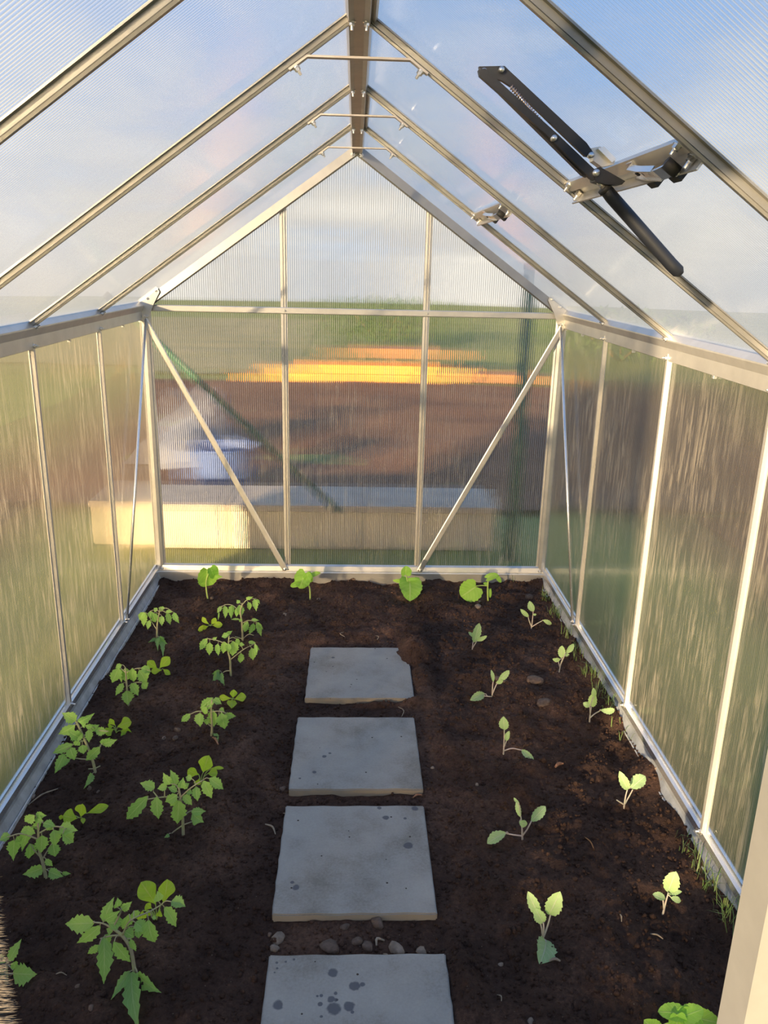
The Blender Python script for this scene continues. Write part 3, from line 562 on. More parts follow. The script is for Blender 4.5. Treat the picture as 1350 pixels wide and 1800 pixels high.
# ------------------------------------------------------------------ automatic vent opener
def opener():
    YO = 1.40; t = tag(empty('vent_opener', (0.45, YO, 1.56)), 'black automatic roof vent opener with gas cylinder under the right roof', 'vent opener'); B = Vector(t.location)
    def pt(u, v, dy=0.0): return at_y(u, v, YO + dy) - B
    def plate(name, pix, dy, th, mat, parent):
        ps = [pt(u, v, dy) for u, v in pix]; k = len(ps); vs = [p - Vector((0, th / 2, 0)) for p in ps] + [p + Vector((0, th / 2, 0)) for p in ps]
        fs = [tuple(range(k)), tuple(range(2 * k - 1, k - 1, -1))] + [(i, k + i, k + (i + 1) % k, (i + 1) % k) for i in range(k)]
        m = mesh(name, vs, fs); fixn(m); return obj(name, m, mat, parent)
    def pin(u, v, dy, parent, r=.0045):
        p = pt(u, v, dy); tube('rivet', [p + Vector((0, -.006, 0)), p + Vector((0, .006, 0))], r, M['bolt'], parent, 12)
    ua = plate('upper_arm', [(841, 118), (886, 117), (893, 124), (1030, 252), (1041, 268), (1038, 277), (1027, 275), (905, 158), (882, 143), (848, 133)], 0.004, .010, M['black'], t)
    pin(850, 126, -.006, ua); pin(881, 123, -.004, ua); pin(1038, 273, -.006, ua)
    la = plate('lower_arm', [(840, 124), (852, 122), (980, 238), (1045, 300), (1056, 312), (1048, 320), (1036, 314), (960, 238), (842, 134)], -.008, .012, M['black'], t)
    plate('lower_arm_flange', [(842, 130), (848, 130), (1030, 312), (1022, 308)], .004, .014, M['black'], la)
    pin(973, 243, -.015, la); pin(1047, 304, -.015, la, .0055)
    plate('bracket', [(1038, 300), (1050, 295), (1066, 304), (1094, 320), (1088, 326), (1062, 326), (1042, 320)], -.002, .03, M['black'], t)
    # spring rod between the arms
    pts = [pt(898, 152, -.002), pt(925, 185, -.002), pt(955, 220, -.002), pt(985, 250, -.002), pt(1030, 290, -.002)]
    tube('spring_rod', pts, .0022, M['alu_bright'], t, 6)
    co = []; a, b = pts[0], pts[2]
    ax = (b - a).normalized(); e1 = ax.orthogonal().normalized(); e2 = ax.cross(e1)
    for i in range(0, 181): f = i / 180; th = f * 2 * math.pi * 18; co.append(a.lerp(b, f) + (e1 * math.cos(th) + e2 * math.sin(th)) * .0035)
    tube('spring', co, .0009, M['spring'], t, 4)
    cy = tube('cylinder', [pt(1062, 330), pt(1068, 337), pt(1075, 346), pt(1180, 465), pt(1192, 477), pt(1197, 482)], [.0085, .0105, .011, .011, .0108, .006], M['black'], t, 18)
    tube('piston_rod', [pt(1044, 308), pt(1064, 333)], .005, M['alu_bright'], cy, 10)
    tube('collar', [pt(1061, 329), pt(1066, 335)], .0115, M['rubber'], cy, 14)
    c = plate('clamp', [(1036, 262), (1052, 259), (1078, 282), (1076, 290), (1055, 295), (1040, 284)], .012, .022, M['alu'], t)
    plate('clamp_jaw', [(1050, 262), (1060, 258), (1082, 280), (1074, 286)], -.004, .010, M['alu_bright'], c); pin(1039, 273, -.002, c)
opener()
def latch(y0, y1, xv, label):
    """hooked stay on the vent sill"""
    c = roof(xv, (y0 + y1) / 2); t = tag(empty('vent_latch', c), label, 'vent latch')
    L_ = (y1 - y0); nv = -NR; dn = Vector((1, 0, -SLOPE)).normalized(); ay = Vector((0, -1, 0))
    def P(a, b, d): return ay * a + dn * b + nv * d          # along the sill towards the door, down slope, into the room
    def strip(name, path, w, th, mat, parent):
        vs = []; fs = []
        for a, b, d in path:
            for q, r in ((-w / 2, 0), (w / 2, 0), (w / 2, th), (-w / 2, th)): vs.append(P(a, b + q, d + r))
        for i in range(len(path) - 1):
            for j in range(4): fs.append((i * 4 + j, i * 4 + (j + 1) % 4, i * 4 + 4 + (j + 1) % 4, i * 4 + 4 + j))
        n = len(path) * 4; fs += [(3, 2, 1, 0), (n - 4, n - 3, n - 2, n - 1)]
        m = mesh(name, vs, fs); fixn(m); return obj(name, m, mat, parent)
    h = L_ / 2
    s = strip('stay_arm', [(-h, -.004, .018), (-h * .2, -.004, .030), (h * .45, -.004, .036), (h * .75, -.002, .040), (h, 0, .034)], .020, .003, M['alu_bright'], t)
    for a in (-.55, -.1, .3): strip('slot', [(h * a - .006, -.004, (.0295 + .009 * (a + .2))), (h * a + .006, -.004, (.0305 + .009 * (a + .2)))], .006, .003, M['rubber'], s)
    for sg in (-1, 1): strip('arm_lip', [(-h, -.004 + sg * .010, .014), (-h * .2, -.004 + sg * .010, .026), (h * .7, -.003 + sg * .010, .035)], .002, .010, M['alu_bright'], s)
    tube('knob', [P(h, -.010, .030), P(h, .012, .030)], .009, M['rubber'], t, 16); tube('knob_pin', [P(h, .011, .030), P(h, .015, .030)], .005, M['bolt'], t, 10)
    for a in (-.35, .72):
        o = strip('peg', [(h * a - .015, .022, .012), (h * a + .015, .022, .012)], .010, .020, M['rubber'], t)
    strip('hinge_plate', [(-h * 1.12, -.004, .006), (-h * .8, -.004, .006)], .03, .010, M['alu_bright'], t)
latch(1.195, 1.365, 0.45, 'silver hooked vent stay on the sill beside the black opener')
latch(2.50, 2.80, 0.437, 'small silver vent stay on the farther roof vent sill')
# ------------------------------------------------------------------ leaves
def leaf_mat(name, c1, c2, vein, trans, rough=0.5, edge=None):
    m, t, o = newmat(name); L = t.links
    uv = N(t, 'ShaderNodeUVMap'); sp = N(t, 'ShaderNodeSeparateXYZ'); L.new(uv.outputs[0], sp.inputs[0])
    oi = N(t, 'ShaderNodeObjectInfo'); ge = N(t, 'ShaderNodeNewGeometry')
    du = mth(t, 'ABSOLUTE', mth(t, 'SUBTRACT', sp.outputs[0], 0.5))
    mid = N(t, 'ShaderNodeMapRange', ins={1: 0.015, 2: 0.045, 3: 1.0, 4: 0.0}); L.new(du, mid.inputs[0])
    sv = mth(t, 'SINE', mth(t, 'MULTIPLY', mth(t, 'SUBTRACT', sp.outputs[1], mth(t, 'MULTIPLY', du, 0.6)), 38.0))
    side = N(t, 'ShaderNodeMapRange', ins={1: 0.86, 2: 1.0, 3: 0.0, 4: 0.55}); L.new(sv, side.inputs[0])
    vm = mth(t, 'MAXIMUM', mid.outputs[0], side.outputs[0])
    no = N(t, 'ShaderNodeTexNoise', ins={'Scale': 45.0, 'Detail': 4.0}); L.new(ge.outputs['Position'], no.inputs['Vector'])
    f = mth(t, 'ADD', mth(t, 'MULTIPLY', oi.outputs['Random'], 0.6), mth(t, 'MULTIPLY', no.outputs['Fac'], 0.4))
    mx = N(t, 'ShaderNodeMix', data_type='RGBA'); L.new(f, mx.inputs[0]); mx.inputs[6].default_value = (*c1, 1); mx.inputs[7].default_value = (*c2, 1)
    m2 = N(t, 'ShaderNodeMix', data_type='RGBA'); L.new(mth(t, 'MULTIPLY', vm, 0.7), m2.inputs[0]); L.new(mx.outputs[2], m2.inputs[6]); m2.inputs[7].default_value = (*vein, 1)
    p = N(t, 'ShaderNodeBsdfPrincipled', ins={'Roughness': rough, 'Specular IOR Level': 0.3}); L.new(m2.outputs[2], p.inputs['Base Color'])
    bp = N(t, 'ShaderNodeBump', ins={'Strength': 0.5, 'Distance': 0.002}); L.new(mth(t, 'MULTIPLY', vm, -1.0), bp.inputs['Height']); L.new(bp.outputs[0], p.inputs['Normal'])
    tl = N(t, 'ShaderNodeBsdfTranslucent')
    g = N(t, 'ShaderNodeMix', data_type='RGBA', blend_type='MULTIPLY', ins={0: 1.0}); L.new(m2.outputs[2], g.inputs[6]); g.inputs[7].default_value = (1.3, 1.25, 0.6, 1); L.new(g.outputs[2], tl.inputs[0])
    ms = N(t, 'ShaderNodeMixShader', ins={0: trans}); L.new(p.outputs[0], ms.inputs[1]); L.new(tl.outputs[0], ms.inputs[2]); L.new(ms.outputs[0], o.inputs[0])
    return m
M['tomato'] = leaf_mat('tomato_leaf', (0.22, 0.44, 0.13), (0.42, 0.66, 0.17), (0.52, 0.70, 0.30), 0.5)
M['lettuce'] = leaf_mat('lettuce_leaf', (0.42, 0.70, 0.07), (0.64, 0.80, 0.07), (0.70, 0.82, 0.22), 0.55)
M['cucumber'] = leaf_mat('cucumber_leaf', (0.28, 0.58, 0.09), (0.46, 0.74, 0.12), (0.60, 0.80, 0.28), 0.5)
M['kohl'] = leaf_mat('kohlrabi_leaf', (0.34, 0.52, 0.28), (0.54, 0.74, 0.30), (0.72, 0.78, 0.56), 0.42)
M['stem_t'] = pbr('tomato_stem', (0.34, 0.36, 0.17), 0.6, noise=50, col2=(0.30, 0.26, 0.18))
M['stem_c'] = pbr('cucumber_stem', (0.42, 0.55, 0.14), 0.6, noise=50, amt=0.2)
M['stem_k'] = pbr('kohlrabi_stem', (0.52, 0.40, 0.36), 0.6, noise=40, col2=(0.44, 0.44, 0.32))
def wfun(kind, t):
    if kind == 'tomato':
        b = math.sin(math.pi * t ** 0.70) ** 1.05; s = (t * 5.5 + .3) % 1.0; return b * (0.76 + 0.40 * (1 - s) * (1 if 0.08 < t < .93 else .5))
    if kind == 'lettuce': return (math.sin(math.pi * min(1, t) ** 1.35) ** 0.62) * (0.35 + 0.65 * min(1, t * 1.6))
    if kind == 'cucumber':
        s = (t * 6.0) % 1.0; return (math.sin(math.pi * (0.10 + 0.90 * t) ** 0.80) ** 0.55) * (0.92 + 0.12 * (1 - s))
    s = (t * 6.0) % 1.0; return (math.sin(math.pi * t ** 1.05) ** 0.62) * (0.84 + 0.22 * (1 - s))
def leaf_mesh(kind, A, B, w, rs):
    ax = B - A; Ln = ax.length; ax = ax / Ln
    view = ((A + B) / 2 - rs['view']).normalized()
    lat = ax.cross(view)
    if lat.length < 1e-4: lat = ax.orthogonal()
    lat.normalize(); lat = Matrix.Rotation(rs['rot'], 3, ax) @ lat; nr = lat.cross(ax).normalized()
    if nr.dot(Vector((0, -0.3, 1))) < 0: nr = -nr
    n = {'tomato': 20, 'kohl': 24, 'cucumber': 24}.get(kind, 14); cols = (-1, -.55, 0, .55, 1); vs = []; uv = []; fs = []
    for i in range(n + 1):
        t = i / n; w2 = w / 2 * max(0.03, wfun(kind, t)) if 0 < i < n else w * 0.015
        if kind == 'cucumber' and i == 0: w2 = w * 0.22
        mid = A + ax * (Ln * t) + nr * (rs['arch'] * Ln * 4 * t * (1 - t)) - nr * (rs['droop'] * Ln * t * t)
        for s in cols:
            back = -0.20 * Ln * abs(s) * max(0, 1 - t * 2.5) if kind == 'cucumber' else 0
            wave = rs['wave'] * w * s * s * math.sin(t * 13 + rs['ph'] + (2 if s > 0 else 0))
            vs.append(mid + lat * (w2 * s) + ax * back + nr * (rs['fold'] * w2 * abs(s) + wave)); uv.append((s * .5 + .5, t))
    for i in range(n):
        for j in range(4): a = i * 5 + j; fs.append((a, a + 1, a + 6, a + 5))
    return mesh('leaf', vs, fs, uv, True)
CR = {'A': (220, 980, 4.5), 'B': (60, 1130, 3.375), 'C': (0, 1310, 3.2143), 'D': (0, 1530, 3.75), 'E': (480, 980, 3.2143), 'F': (760, 980, 3.857), 'G': (820, 1330, 2.547)}
def plant(name, label, cat, group, kind, crop, base, stems, leaves, smat, r0=0.004, r1=0.002, petr=0.0013, seed=0, base_off=0.0):
    ox, oy, sc = CR[crop]; R = random.Random(seed * 13 + 5)
    def pp(q): return (ox + q[0] / sc, oy + q[1] / sc)
    u, v = pp(base); g = at_z(u, v, -0.05)
    for _ in range(4): g = at_z(u, v, sz(g.x, g.y))
    root = tag(empty(name, g), label, cat, group)
    def P(q, dy=0.0): w = at_y(*pp(q), g.y + dy); return w - g
    pxm = (g - CAM).length / F / sc
    net = []
    for k, st in enumerate(stems):
        pts = []
        for i, q in enumerate(st):
            dy = 0.0 if k == 0 else R.uniform(-.012, .012) * (i > 0)
            p = P(q, dy); pts.append(p)
        if k > 0 and net: 
            near = min(net, key=lambda z: (z - pts[0]).length); pts[0] = near
        else: pts = [Vector((0, 0, -0.012))] + pts[1:] if (pts[0].length < .02) else pts
        cp = crom(pts, 5); net += cp
        ra, rb_ = (r0, r1) if k == 0 else (petr * 1.35, petr)
        tube('stem' if k == 0 else 'petiole', cp, [ra + (rb_ - ra) * i / (len(cp) - 1) for i in range(len(cp))], smat, root)
    if not net: net = [Vector((0, 0, -0.004)), Vector((0, 0, 0.008))]
    for lf in leaves:
        (b, tip, w) = lf[:3]; mk = lf[3] if len(lf) > 3 else kind
        Lpx = math.hypot(tip[0] - b[0], tip[1] - b[1]) * pxm
        d0 = R.uniform(-.012, .012); dt = d0 + R.uniform(-.35, .35) * min(Lpx, .06)
        A = P(b, d0); B = P(tip, dt)
        if (A + g).z < sz((A + g).x, (A + g).y) + .003: A.z = sz((A + g).x, (A + g).y) + .003 - g.z
        zt = sz((B + g).x, (B + g).y) + .004 - g.z
        if B.z < zt:                      # the tip hangs forward over the soil rather than into it
            B = at_z(*pp(tip), sz(g.x, g.y) + .012) - g
        rs = dict(view=CAM - g, rot=R.uniform(-.5, .5), arch=R.uniform(.03, .10), droop=R.uniform(.0, .08), fold=R.uniform(.12, .48), wave={'lettuce': .05, 'kohl': .035, 'cucumber': .03}.get(mk, .02), ph=R.uniform(0, 6))
        o = obj('leaf', leaf_mesh(mk, A, B, w * pxm, rs), M[mk], root)
        near = min(net, key=lambda z: (z - A).length)
        if (near - A).length > .004:
            mid = near.lerp(A, .5) + Vector((0, 0, min(.012, .2 * (near - A).length)))
            tube('petiole', crom([near, mid, A + (B - A) * .04], 4), petr * .8, smat, root, 5)
    return root
def lettuce(*a, **k): return plant('lettuce_seedling', a[0], 'seedling', 'lettuce seedlings among the tomatoes', 'lettuce', a[1], a[2], [], a[3], M['stem_c'], petr=.0016, **k)
def tomato(*a, **k): return plant('tomato_plant', a[0], 'tomato plant', 'young tomato plants in the left bed', 'tomato', a[1], a[2], a[3], a[4], M['stem_t'], .0048, .0026, .0015, **k)
def cucumber(*a, **k): return plant('cucumber_plant', a[0], 'cucumber plant', 'cucumber seedlings along the back wall', 'cucumber', a[1], a[2], a[3], a[4], M['stem_c'], .0042, .003, .002, **k)
def kohl(*a, **k): return plant('kohlrabi_seedling', a[0], 'seedling', 'kohlrabi seedlings in the right bed', 'kohl', a[1], a[2], a[3], a[4], M['stem_k'], .0028, .0016, .0017, **k)
tomato('small tomato plant farthest back in the left outer row', 'A', (250, 640), [[(250, 640), (253, 560), (258, 500), (275, 410)], [(245, 575), (212, 510)], [(252, 640), (272, 670), (282, 690)]],
       [((150, 430), (112, 495), 55), ((165, 432), (145, 548), 52), ((195, 495), (177, 572), 38), ((215, 438), (242, 515), 60), ((255, 420), (225, 400), 34), ((280, 405), (318, 400), 30), ((290, 460), (290, 542), 46), ((328, 440), (358, 532), 52), ((385, 432), (425, 522), 48), ((265, 395), (300, 425), 34), ((195, 425), (205, 480), 46), ((320, 430), (380, 430), 30), ((250, 645), (182, 672), 28), ((270, 645), (338, 690), 42), ((272, 675), (258, 738), 38), ((288, 688), (302, 768), 46)], seed=1)
tomato('tall tomato plant farthest back in the left inner row', 'A', (930, 655), [[(930, 655), (924, 520), (912, 430), (930, 360)], [(925, 530), (975, 498), (1035, 508)], [(928, 645), (975, 608), (1018, 616)], [(928, 645), (868, 625)], [(915, 440), (860, 385), (800, 372), (745, 400)], [(925, 380), (970, 330), (1030, 325)]],
       [((785, 380), (792, 484), 48), ((845, 378), (838, 482), 52), ((900, 375), (922, 470), 62), ((905, 360), (882, 335), 34), ((1020, 328), (1038, 425), 46), ((1035, 330), (1066, 368), 24), ((972, 352), (988, 420), 42), ((955, 325), (1012, 312), 30), ((765, 385), (728, 440), 34), ((742, 430), (735, 498), 12), ((885, 398), (880, 472), 38), ((970, 505), (942, 594), 52), ((1015, 520), (982, 608), 52), ((1035, 525), (1078, 624), 44), ((1000, 490), (1060, 498), 24), ((1040, 510), (1092, 570), 26), ((905, 490), (835, 490), 18), ((915, 480), (905, 512), 26)], seed=2)
tomato('bushy tomato plant in front of the tall one, left inner row', 'A', (835, 935), [[(835, 935), (830, 810), (815, 740), (822, 620)], [(845, 815), (935, 728), (1020, 684)], [(830, 890), (790, 900), (745, 935)], [(815, 700), (740, 660), (650, 640)]],
       [((650, 638), (588, 735), 54), ((670, 670), (665, 774), 58), ((735, 680), (736, 780), 48), ((785, 665), (775, 762), 62), ((820, 610), (762, 628), 44), ((852, 660), (850, 784), 84), ((880, 640), (895, 705), 42), ((800, 605), (848, 580), 34), ((900, 690), (945, 692), 36), ((690, 650), (728, 628), 28), ((820, 680), (815, 750), 50), ((915, 755), (912, 838), 52), ((1000, 715), (1012, 814), 66), ((1035, 695), (1042, 768), 34), ((1022, 684), (1064, 734), 28), ((975, 668), (1035, 675), 28), ((750, 908), (664, 947), 42), ((725, 945), (678, 1040), 54), ((755, 936), (785, 1018), 46)], seed=3)
lettuce('lettuce seedling between the back tomatoes, four leaves flat open', 'A', (672, 556), [((655, 542), (580, 578), 68), ((665, 530), (608, 472), 40), ((680, 532), (716, 478), 44), ((690, 538), (768, 528), 54)], seed=4)
lettuce('lettuce seedling touching the second tomato of the left outer row', 'A', (285, 912), [((255, 880), (177, 820), 62), ((270, 876), (352, 788), 78), ((290, 890), (205, 900), 52), ((300, 882), (356, 924), 42)], seed=5)
cucumber('leftmost cucumber seedling with cupped yellow-green leaf, at back wall', 'A', (655, 325), [[(655, 325), (642, 250), (642, 180), (665, 120)]], [((648, 92), (636, 228), 170), ((676, 84), (706, 164), 92), ((690, 100), (735, 78), 30), ((700, 150), (768, 152), 24)], seed=6)
tomato('drooping tomato plant second from back in the left outer row', 'B', (562, 375), [[(562, 375), (552, 280), (546, 200), (540, 145)], [(555, 262), (598, 236), (640, 236)], [(545, 180), (500, 140)], [(545, 175), (620, 150), (690, 165)]],
       [((500, 148), (462, 238), 66), ((512, 155), (518, 232), 44), ((545, 148), (543, 232), 62), ((580, 150), (592, 234), 52), ((622, 162), (668, 236), 72), ((635, 148), (694, 172), 46), ((640, 236), (668, 274), 48), ((575, 240), (618, 314), 52), ((528, 238), (482, 314), 38), ((548, 282), (555, 370), 74), ((520, 130), (480, 150), 30)], seed=7)
tomato('compact tomato plant third from back in the left inner row', 'B', (1050, 548), [[(1050, 548), (1055, 500), (1050, 390), (1055, 340)], [(1042, 402), (972, 406), (924, 424)], [(1050, 500), (1025, 475)], [(1052, 420), (1100, 405), (1150, 420)]],
       [((1062, 325), (985, 388), 62), ((1060, 338), (1114, 362), 44), ((1022, 380), (1010, 425), 46), ((985, 415), (985, 500), 62), ((1062, 395), (1065, 502), 62), ((1110, 415), (1132, 515), 68), ((1130, 425), (1198, 436), 38), ((928, 420), (872, 468), 38), ((1070, 545), (1092, 584), 28), ((1098, 392), (1130, 408), 32), ((1030, 450), (1022, 488), 34), ((1040, 350), (1030, 400), 44), ((1095, 440), (1108, 490), 42)], seed=8)
lettuce('lettuce seedling beside the compact tomato, propeller of four leaves', 'B', (1180, 345), [((1172, 330), (1098, 320), 38), ((1180, 328), (1184, 278), 44), ((1188, 335), (1258, 318), 54), ((1176, 340), (1170, 382), 58)], seed=9)
tomato('wide tomato plant third from back in the left outer row', 'B', (365, 765), [[(365, 765), (345, 690), (310, 600), (262, 490), (240, 455)], [(335, 695), (290, 690), (245, 684)], [(352, 690), (372, 655), (395, 612)], [(365, 765), (348, 785)], [(352, 748), (392, 730)], [(300, 590), (240, 600), (200, 630)], [(320, 560), (350, 520), (440, 525)], [(350, 745), (322, 748)]],
       [((248, 462), (165, 415), 62), ((262, 470), (358, 418), 48), ((242, 488), (143, 544), 58), ((270, 560), (205, 525), 62), ((290, 540), (222, 575), 44), ((322, 515), (326, 592), 44), ((345, 500), (300, 490), 32), ((330, 512), (386, 486), 44), ((362, 518), (436, 530), 48), ((230, 600), (108, 656), 48), ((212, 618), (240, 696), 62), ((178, 655), (122, 776), 54), ((215, 688), (155, 742), 30), ((285, 605), (294, 660), 52), ((392, 615), (305, 700), 54), ((395, 600), (452, 562), 42), ((408, 598), (492, 574), 48), ((345, 785), (300, 860), 38), ((265, 580), (240, 610), 40), ((290, 500), (300, 480), 24)], seed=10)
lettuce('ruffled lettuce seedling right of the wide tomato plant', 'B', (488, 548), [((472, 510), (426, 545), 58), ((482, 490), (448, 452), 32), ((495, 500), (574, 466), 74), ((512, 520), (578, 554), 62), ((470, 495), (440, 500), 40)], seed=11)
tomato('tomato plant with bright serrated crown in the left inner row', 'C', (1035, 512), [[(1035, 512), (1032, 400), (1022, 310), (1010, 235)], [(1012, 302), (930, 292), (835, 305)], [(928, 292), (930, 250)], [(885, 296), (866, 262)], [(1032, 405), (1078, 372), (1110, 372)], [(1028, 462), (968, 500), (938, 545)], [(1020, 290), (1080, 240), (1150, 195)], [(1045, 455), (1085, 432)]],
       [((838, 285), (706, 428), 68), ((875, 242), (790, 212), 54), ((886, 290), (896, 418), 66), ((945, 232), (888, 246), 38), ((962, 222), (922, 158), 44), ((992, 232), (962, 138), 52), ((1022, 242), (1036, 182), 42), ((1000, 262), (946, 236), 34), ((1002, 280), (932, 322), 52), ((1010, 310), (1002, 448), 78), ((1030, 285), (1088, 338), 48), ((1050, 262), (1090, 272), 32), ((1000, 300), (962, 345), 44), ((1030, 240), (1070, 215), 34), ((1108, 232), (1116, 318), 46), ((1150, 200), (1198, 304), 54), ((1182, 186), (1266, 250), 54), ((1085, 190), (1048, 180), 34), ((1080, 378), (1164, 372), 42), ((1085, 388), (1152, 436), 58), ((1088, 432), (1120, 440), 30), ((955, 518), (914, 562), 24)], seed=12)
lettuce('glowing yellow-green lettuce seedling behind the bright-crowned tomato', 'C', (1135, 240), [((1125, 165), (1060, 140), 62), ((1148, 155), (1178, 60), 78), ((1170, 162), (1230, 158), 58), ((1125, 188), (1108, 222), 38), ((1190, 130), (1264, 130), 20)], seed=13)
tomato('leafy tomato plant at the left edge with a thick yellow-green stem', 'C', (262, 752), [[(262, 752), (242, 665), (222, 590), (214, 430)], [(235, 630), (190, 590)], [(246, 645), (280, 575)], [(218, 520), (120, 500), (40, 520)], [(218, 500), (300, 460), (400, 470)]],
       [((195, 395), (138, 432), 52), ((202, 388), (262, 398), 38), ((60, 510), (-4, 538), 44), ((82, 535), (75, 650), 64), ((95, 515), (118, 545), 36), ((165, 488), (124, 598), 58), ((168, 555), (165, 644), 58), ((236, 508), (232, 608), 62), ((302, 478), (312, 574), 62), ((300, 555), (312, 632), 58), ((335, 468), (440, 482), 62), ((352, 500), (416, 550), 62), ((245, 440), (312, 458), 42), ((182, 468), (116, 492), 38), ((212, 428), (218, 482), 46), ((270, 440), (300, 478), 42), ((200, 410), (245, 430), 36), ((150, 470), (200, 500), 40), ((248, 688), (128, 732), 62), ((275, 712), (358, 742), 52), ((258, 642), (298, 684), 30), ((350, 722), (400, 726), 20)], seed=14)
lettuce('lettuce seedling with a torn trailing leaf, left outer row', 'C', (455, 425), [((435, 415), (356, 398), 76), ((460, 402), (462, 334), 62), ((490, 385), (612, 342), 46), ((365, 405), (332, 405), 24), ((465, 410), (470, 440), 24)], seed=15)
tomato('nearest tomato plant with long hanging leaves, left inner row', 'D', (890, 672), [[(890, 672), (862, 520), (805, 430), (742, 382)], [(893, 640), (905, 680), (886, 760), (885, 842)], [(742, 385), (680, 350), (620, 342)], [(805, 425), (860, 330), (990, 270), (1060, 228)], [(800, 440), (740, 430), (660, 450)], [(740, 380), (790, 290), (800, 250)]],
       [((622, 345), (425, 355), 98), ((662, 362), (502, 492), 72), ((680, 340), (752, 176), 64), ((690, 325), (790, 268), 54), ((770, 245), (775, 180), 48), ((800, 262), (870, 206), 46), ((715, 352), (822, 330), 74), ((852, 285), (808, 395), 66), ((882, 265), (905, 320), 52), ((690, 425), (720, 490), 60), ((684, 440), (686, 752), 88), ((658, 490), (575, 552), 44), ((748, 470), (862, 608), 68), ((820, 405), (885, 440), 74), ((862, 450), (897, 534), 38), ((905, 375), (916, 450), 48), ((890, 342), (965, 402), 72), ((978, 325), (1018, 488), 88), ((1000, 312), (1032, 315), 24), ((1082, 240), (1165, 374), 68), ((1128, 205), (1224, 240), 74), ((1042, 205), (1038, 136), 58), ((866, 762), (734, 848), 54), ((905, 765), (1058, 806), 74), ((885, 842), (908, 1050), 104), ((745, 400), (700, 385), 40)], seed=16)
lettuce('nearest lettuce seedling with two upright yellow leaves', 'D', (1035, 345), [((1028, 225), (928, 78), 112), ((1075, 215), (1104, 60), 98), ((940, 262), (928, 322), 54), ((972, 262), (976, 300), 44), ((1055, 255), (1052, 308), 38), ((1000, 250), (960, 225), 50)], seed=17)
plant('tomato_plant', 'tomato leaves poking out from behind the left door jamb', 'tomato plant', 'young tomato plants in the left bed', 'tomato', 'D', (40, 740), [[(40, 740), (40, 660), (50, 600)]], [((60, 598), (142, 452), 54), ((85, 680), (240, 686), 112), ((85, 660), (108, 592), 34), ((30, 620), (-60, 560), 60), ((30, 660), (-70, 700), 70)], M['stem_t'], .0045, .003, .0015, seed=18)
cucumber('second cucumber seedling from the left, leaf nodding on a bent stem', 'E', (210, 236), [[(210, 236), (207, 175), (190, 138), (185, 110)]], [((182, 88), (150, 176), 96), ((190, 90), (214, 142), 52), ((212, 106), (268, 84), 30), ((140, 145), (98, 164), 32)], seed=19)
cucumber('third cucumber seedling with one large leaf hanging in front', 'E', (770, 222), [[(770, 222), (764, 180), (758, 130), (752, 95)]], [((772, 136), (774, 246), 130), ((750, 96), (752, 48), 62), ((752, 132), (676, 130), 26), ((762, 126), (826, 122), 22)], seed=20)
cucumber('rightmost cucumber seedling with a broad leaf held out left', 'E', (1216, 242), [[(1216, 242), (1212, 185), (1216, 130), (1222, 105)], [(1214, 165), (1180, 158), (1148, 162)]], [((1146, 165), (1062, 222), 128), ((1210, 118), (1274, 96), 44), ((1262, 106), (1290, 142), 24), ((1225, 182), (1226, 228), 18), ((1208, 150), (1188, 145), 18)], seed=21)
kohl('kohlrabi seedling farthest back, beside the grass tufts', 'F', (670, 482), [[(670, 482), (678, 430), (684, 362)], [(666, 465), (655, 425), (650, 402)], [(674, 470), (715, 445), (748, 428)]], [((685, 366), (658, 296), 46), ((652, 402), (598, 352), 30), ((748, 424), (808, 452), 30), ((680, 388), (706, 386), 16)], seed=22)
kohl('kohlrabi seedling with one tall upright leaf, right bed', 'F', (270, 626), [[(270, 626), (276, 570)], [(274, 612), (290, 585), (302, 568)]], [((282, 576), (318, 448), 58), ((300, 566), (370, 532), 30), ((276, 540), (246, 504), 24)], seed=23)
kohl('kohlrabi seedling with leaves crowded upward near the right wall', 'F', (857, 776), [[(857, 776), (870, 725), (882, 688)], [(858, 755), (855, 706)], [(865, 740), (900, 655)]], [((874, 682), (880, 598), 48), ((905, 648), (960, 586), 40), ((866, 690), (816, 690), 32), ((898, 668), (928, 656), 22)], seed=24)
kohl('kohlrabi seedling with a low leaf lying left, nearest the far slab', 'F', (407, 942), [[(407, 942), (408, 880), (412, 842)], [(410, 930), (430, 870), (448, 840)], [(405, 940), (350, 938)]], [((413, 842), (400, 764), 26), ((432, 852), (480, 834), 30), ((448, 836), (522, 766), 44), ((352, 938), (260, 964), 58)], seed=25)
kohl('kohlrabi seedling with a leaf stretched right to the base rail', 'F', (1065, 1118), [[(1065, 1118), (1070, 1060), (1078, 1012)], [(1068, 1095), (1100, 1060), (1142, 1036)], [(1066, 1060), (1068, 1010)]], [((1084, 1012), (1098, 920), 58), ((1095, 945), (1094, 886), 32), ((1076, 1005), (1022, 984), 42), ((1140, 1034), (1240, 1036), 44)], seed=26)
kohl('spindly kohlrabi seedling with a leaf arching to the soil', 'F', (483, 1332), [[(483, 1332), (486, 1250), (488, 1166)], [(486, 1312), (540, 1294), (604, 1306)], [(488, 1290), (502, 1242)]], [((488, 1168), (484, 1082), 64), ((500, 1242), (520, 1178), 34), ((604, 1304), (690, 1378), 42)], seed=27)
kohl('kohlrabi seedling with two leaves in a V by the pebbles', 'G', (705, 226), [[(705, 226), (712, 180), (721, 146)], [(706, 215), (728, 178), (744, 148)], [(702, 218), (672, 194)]], [((722, 148), (686, 70), 38), ((736, 142), (800, 86), 54)], seed=28)
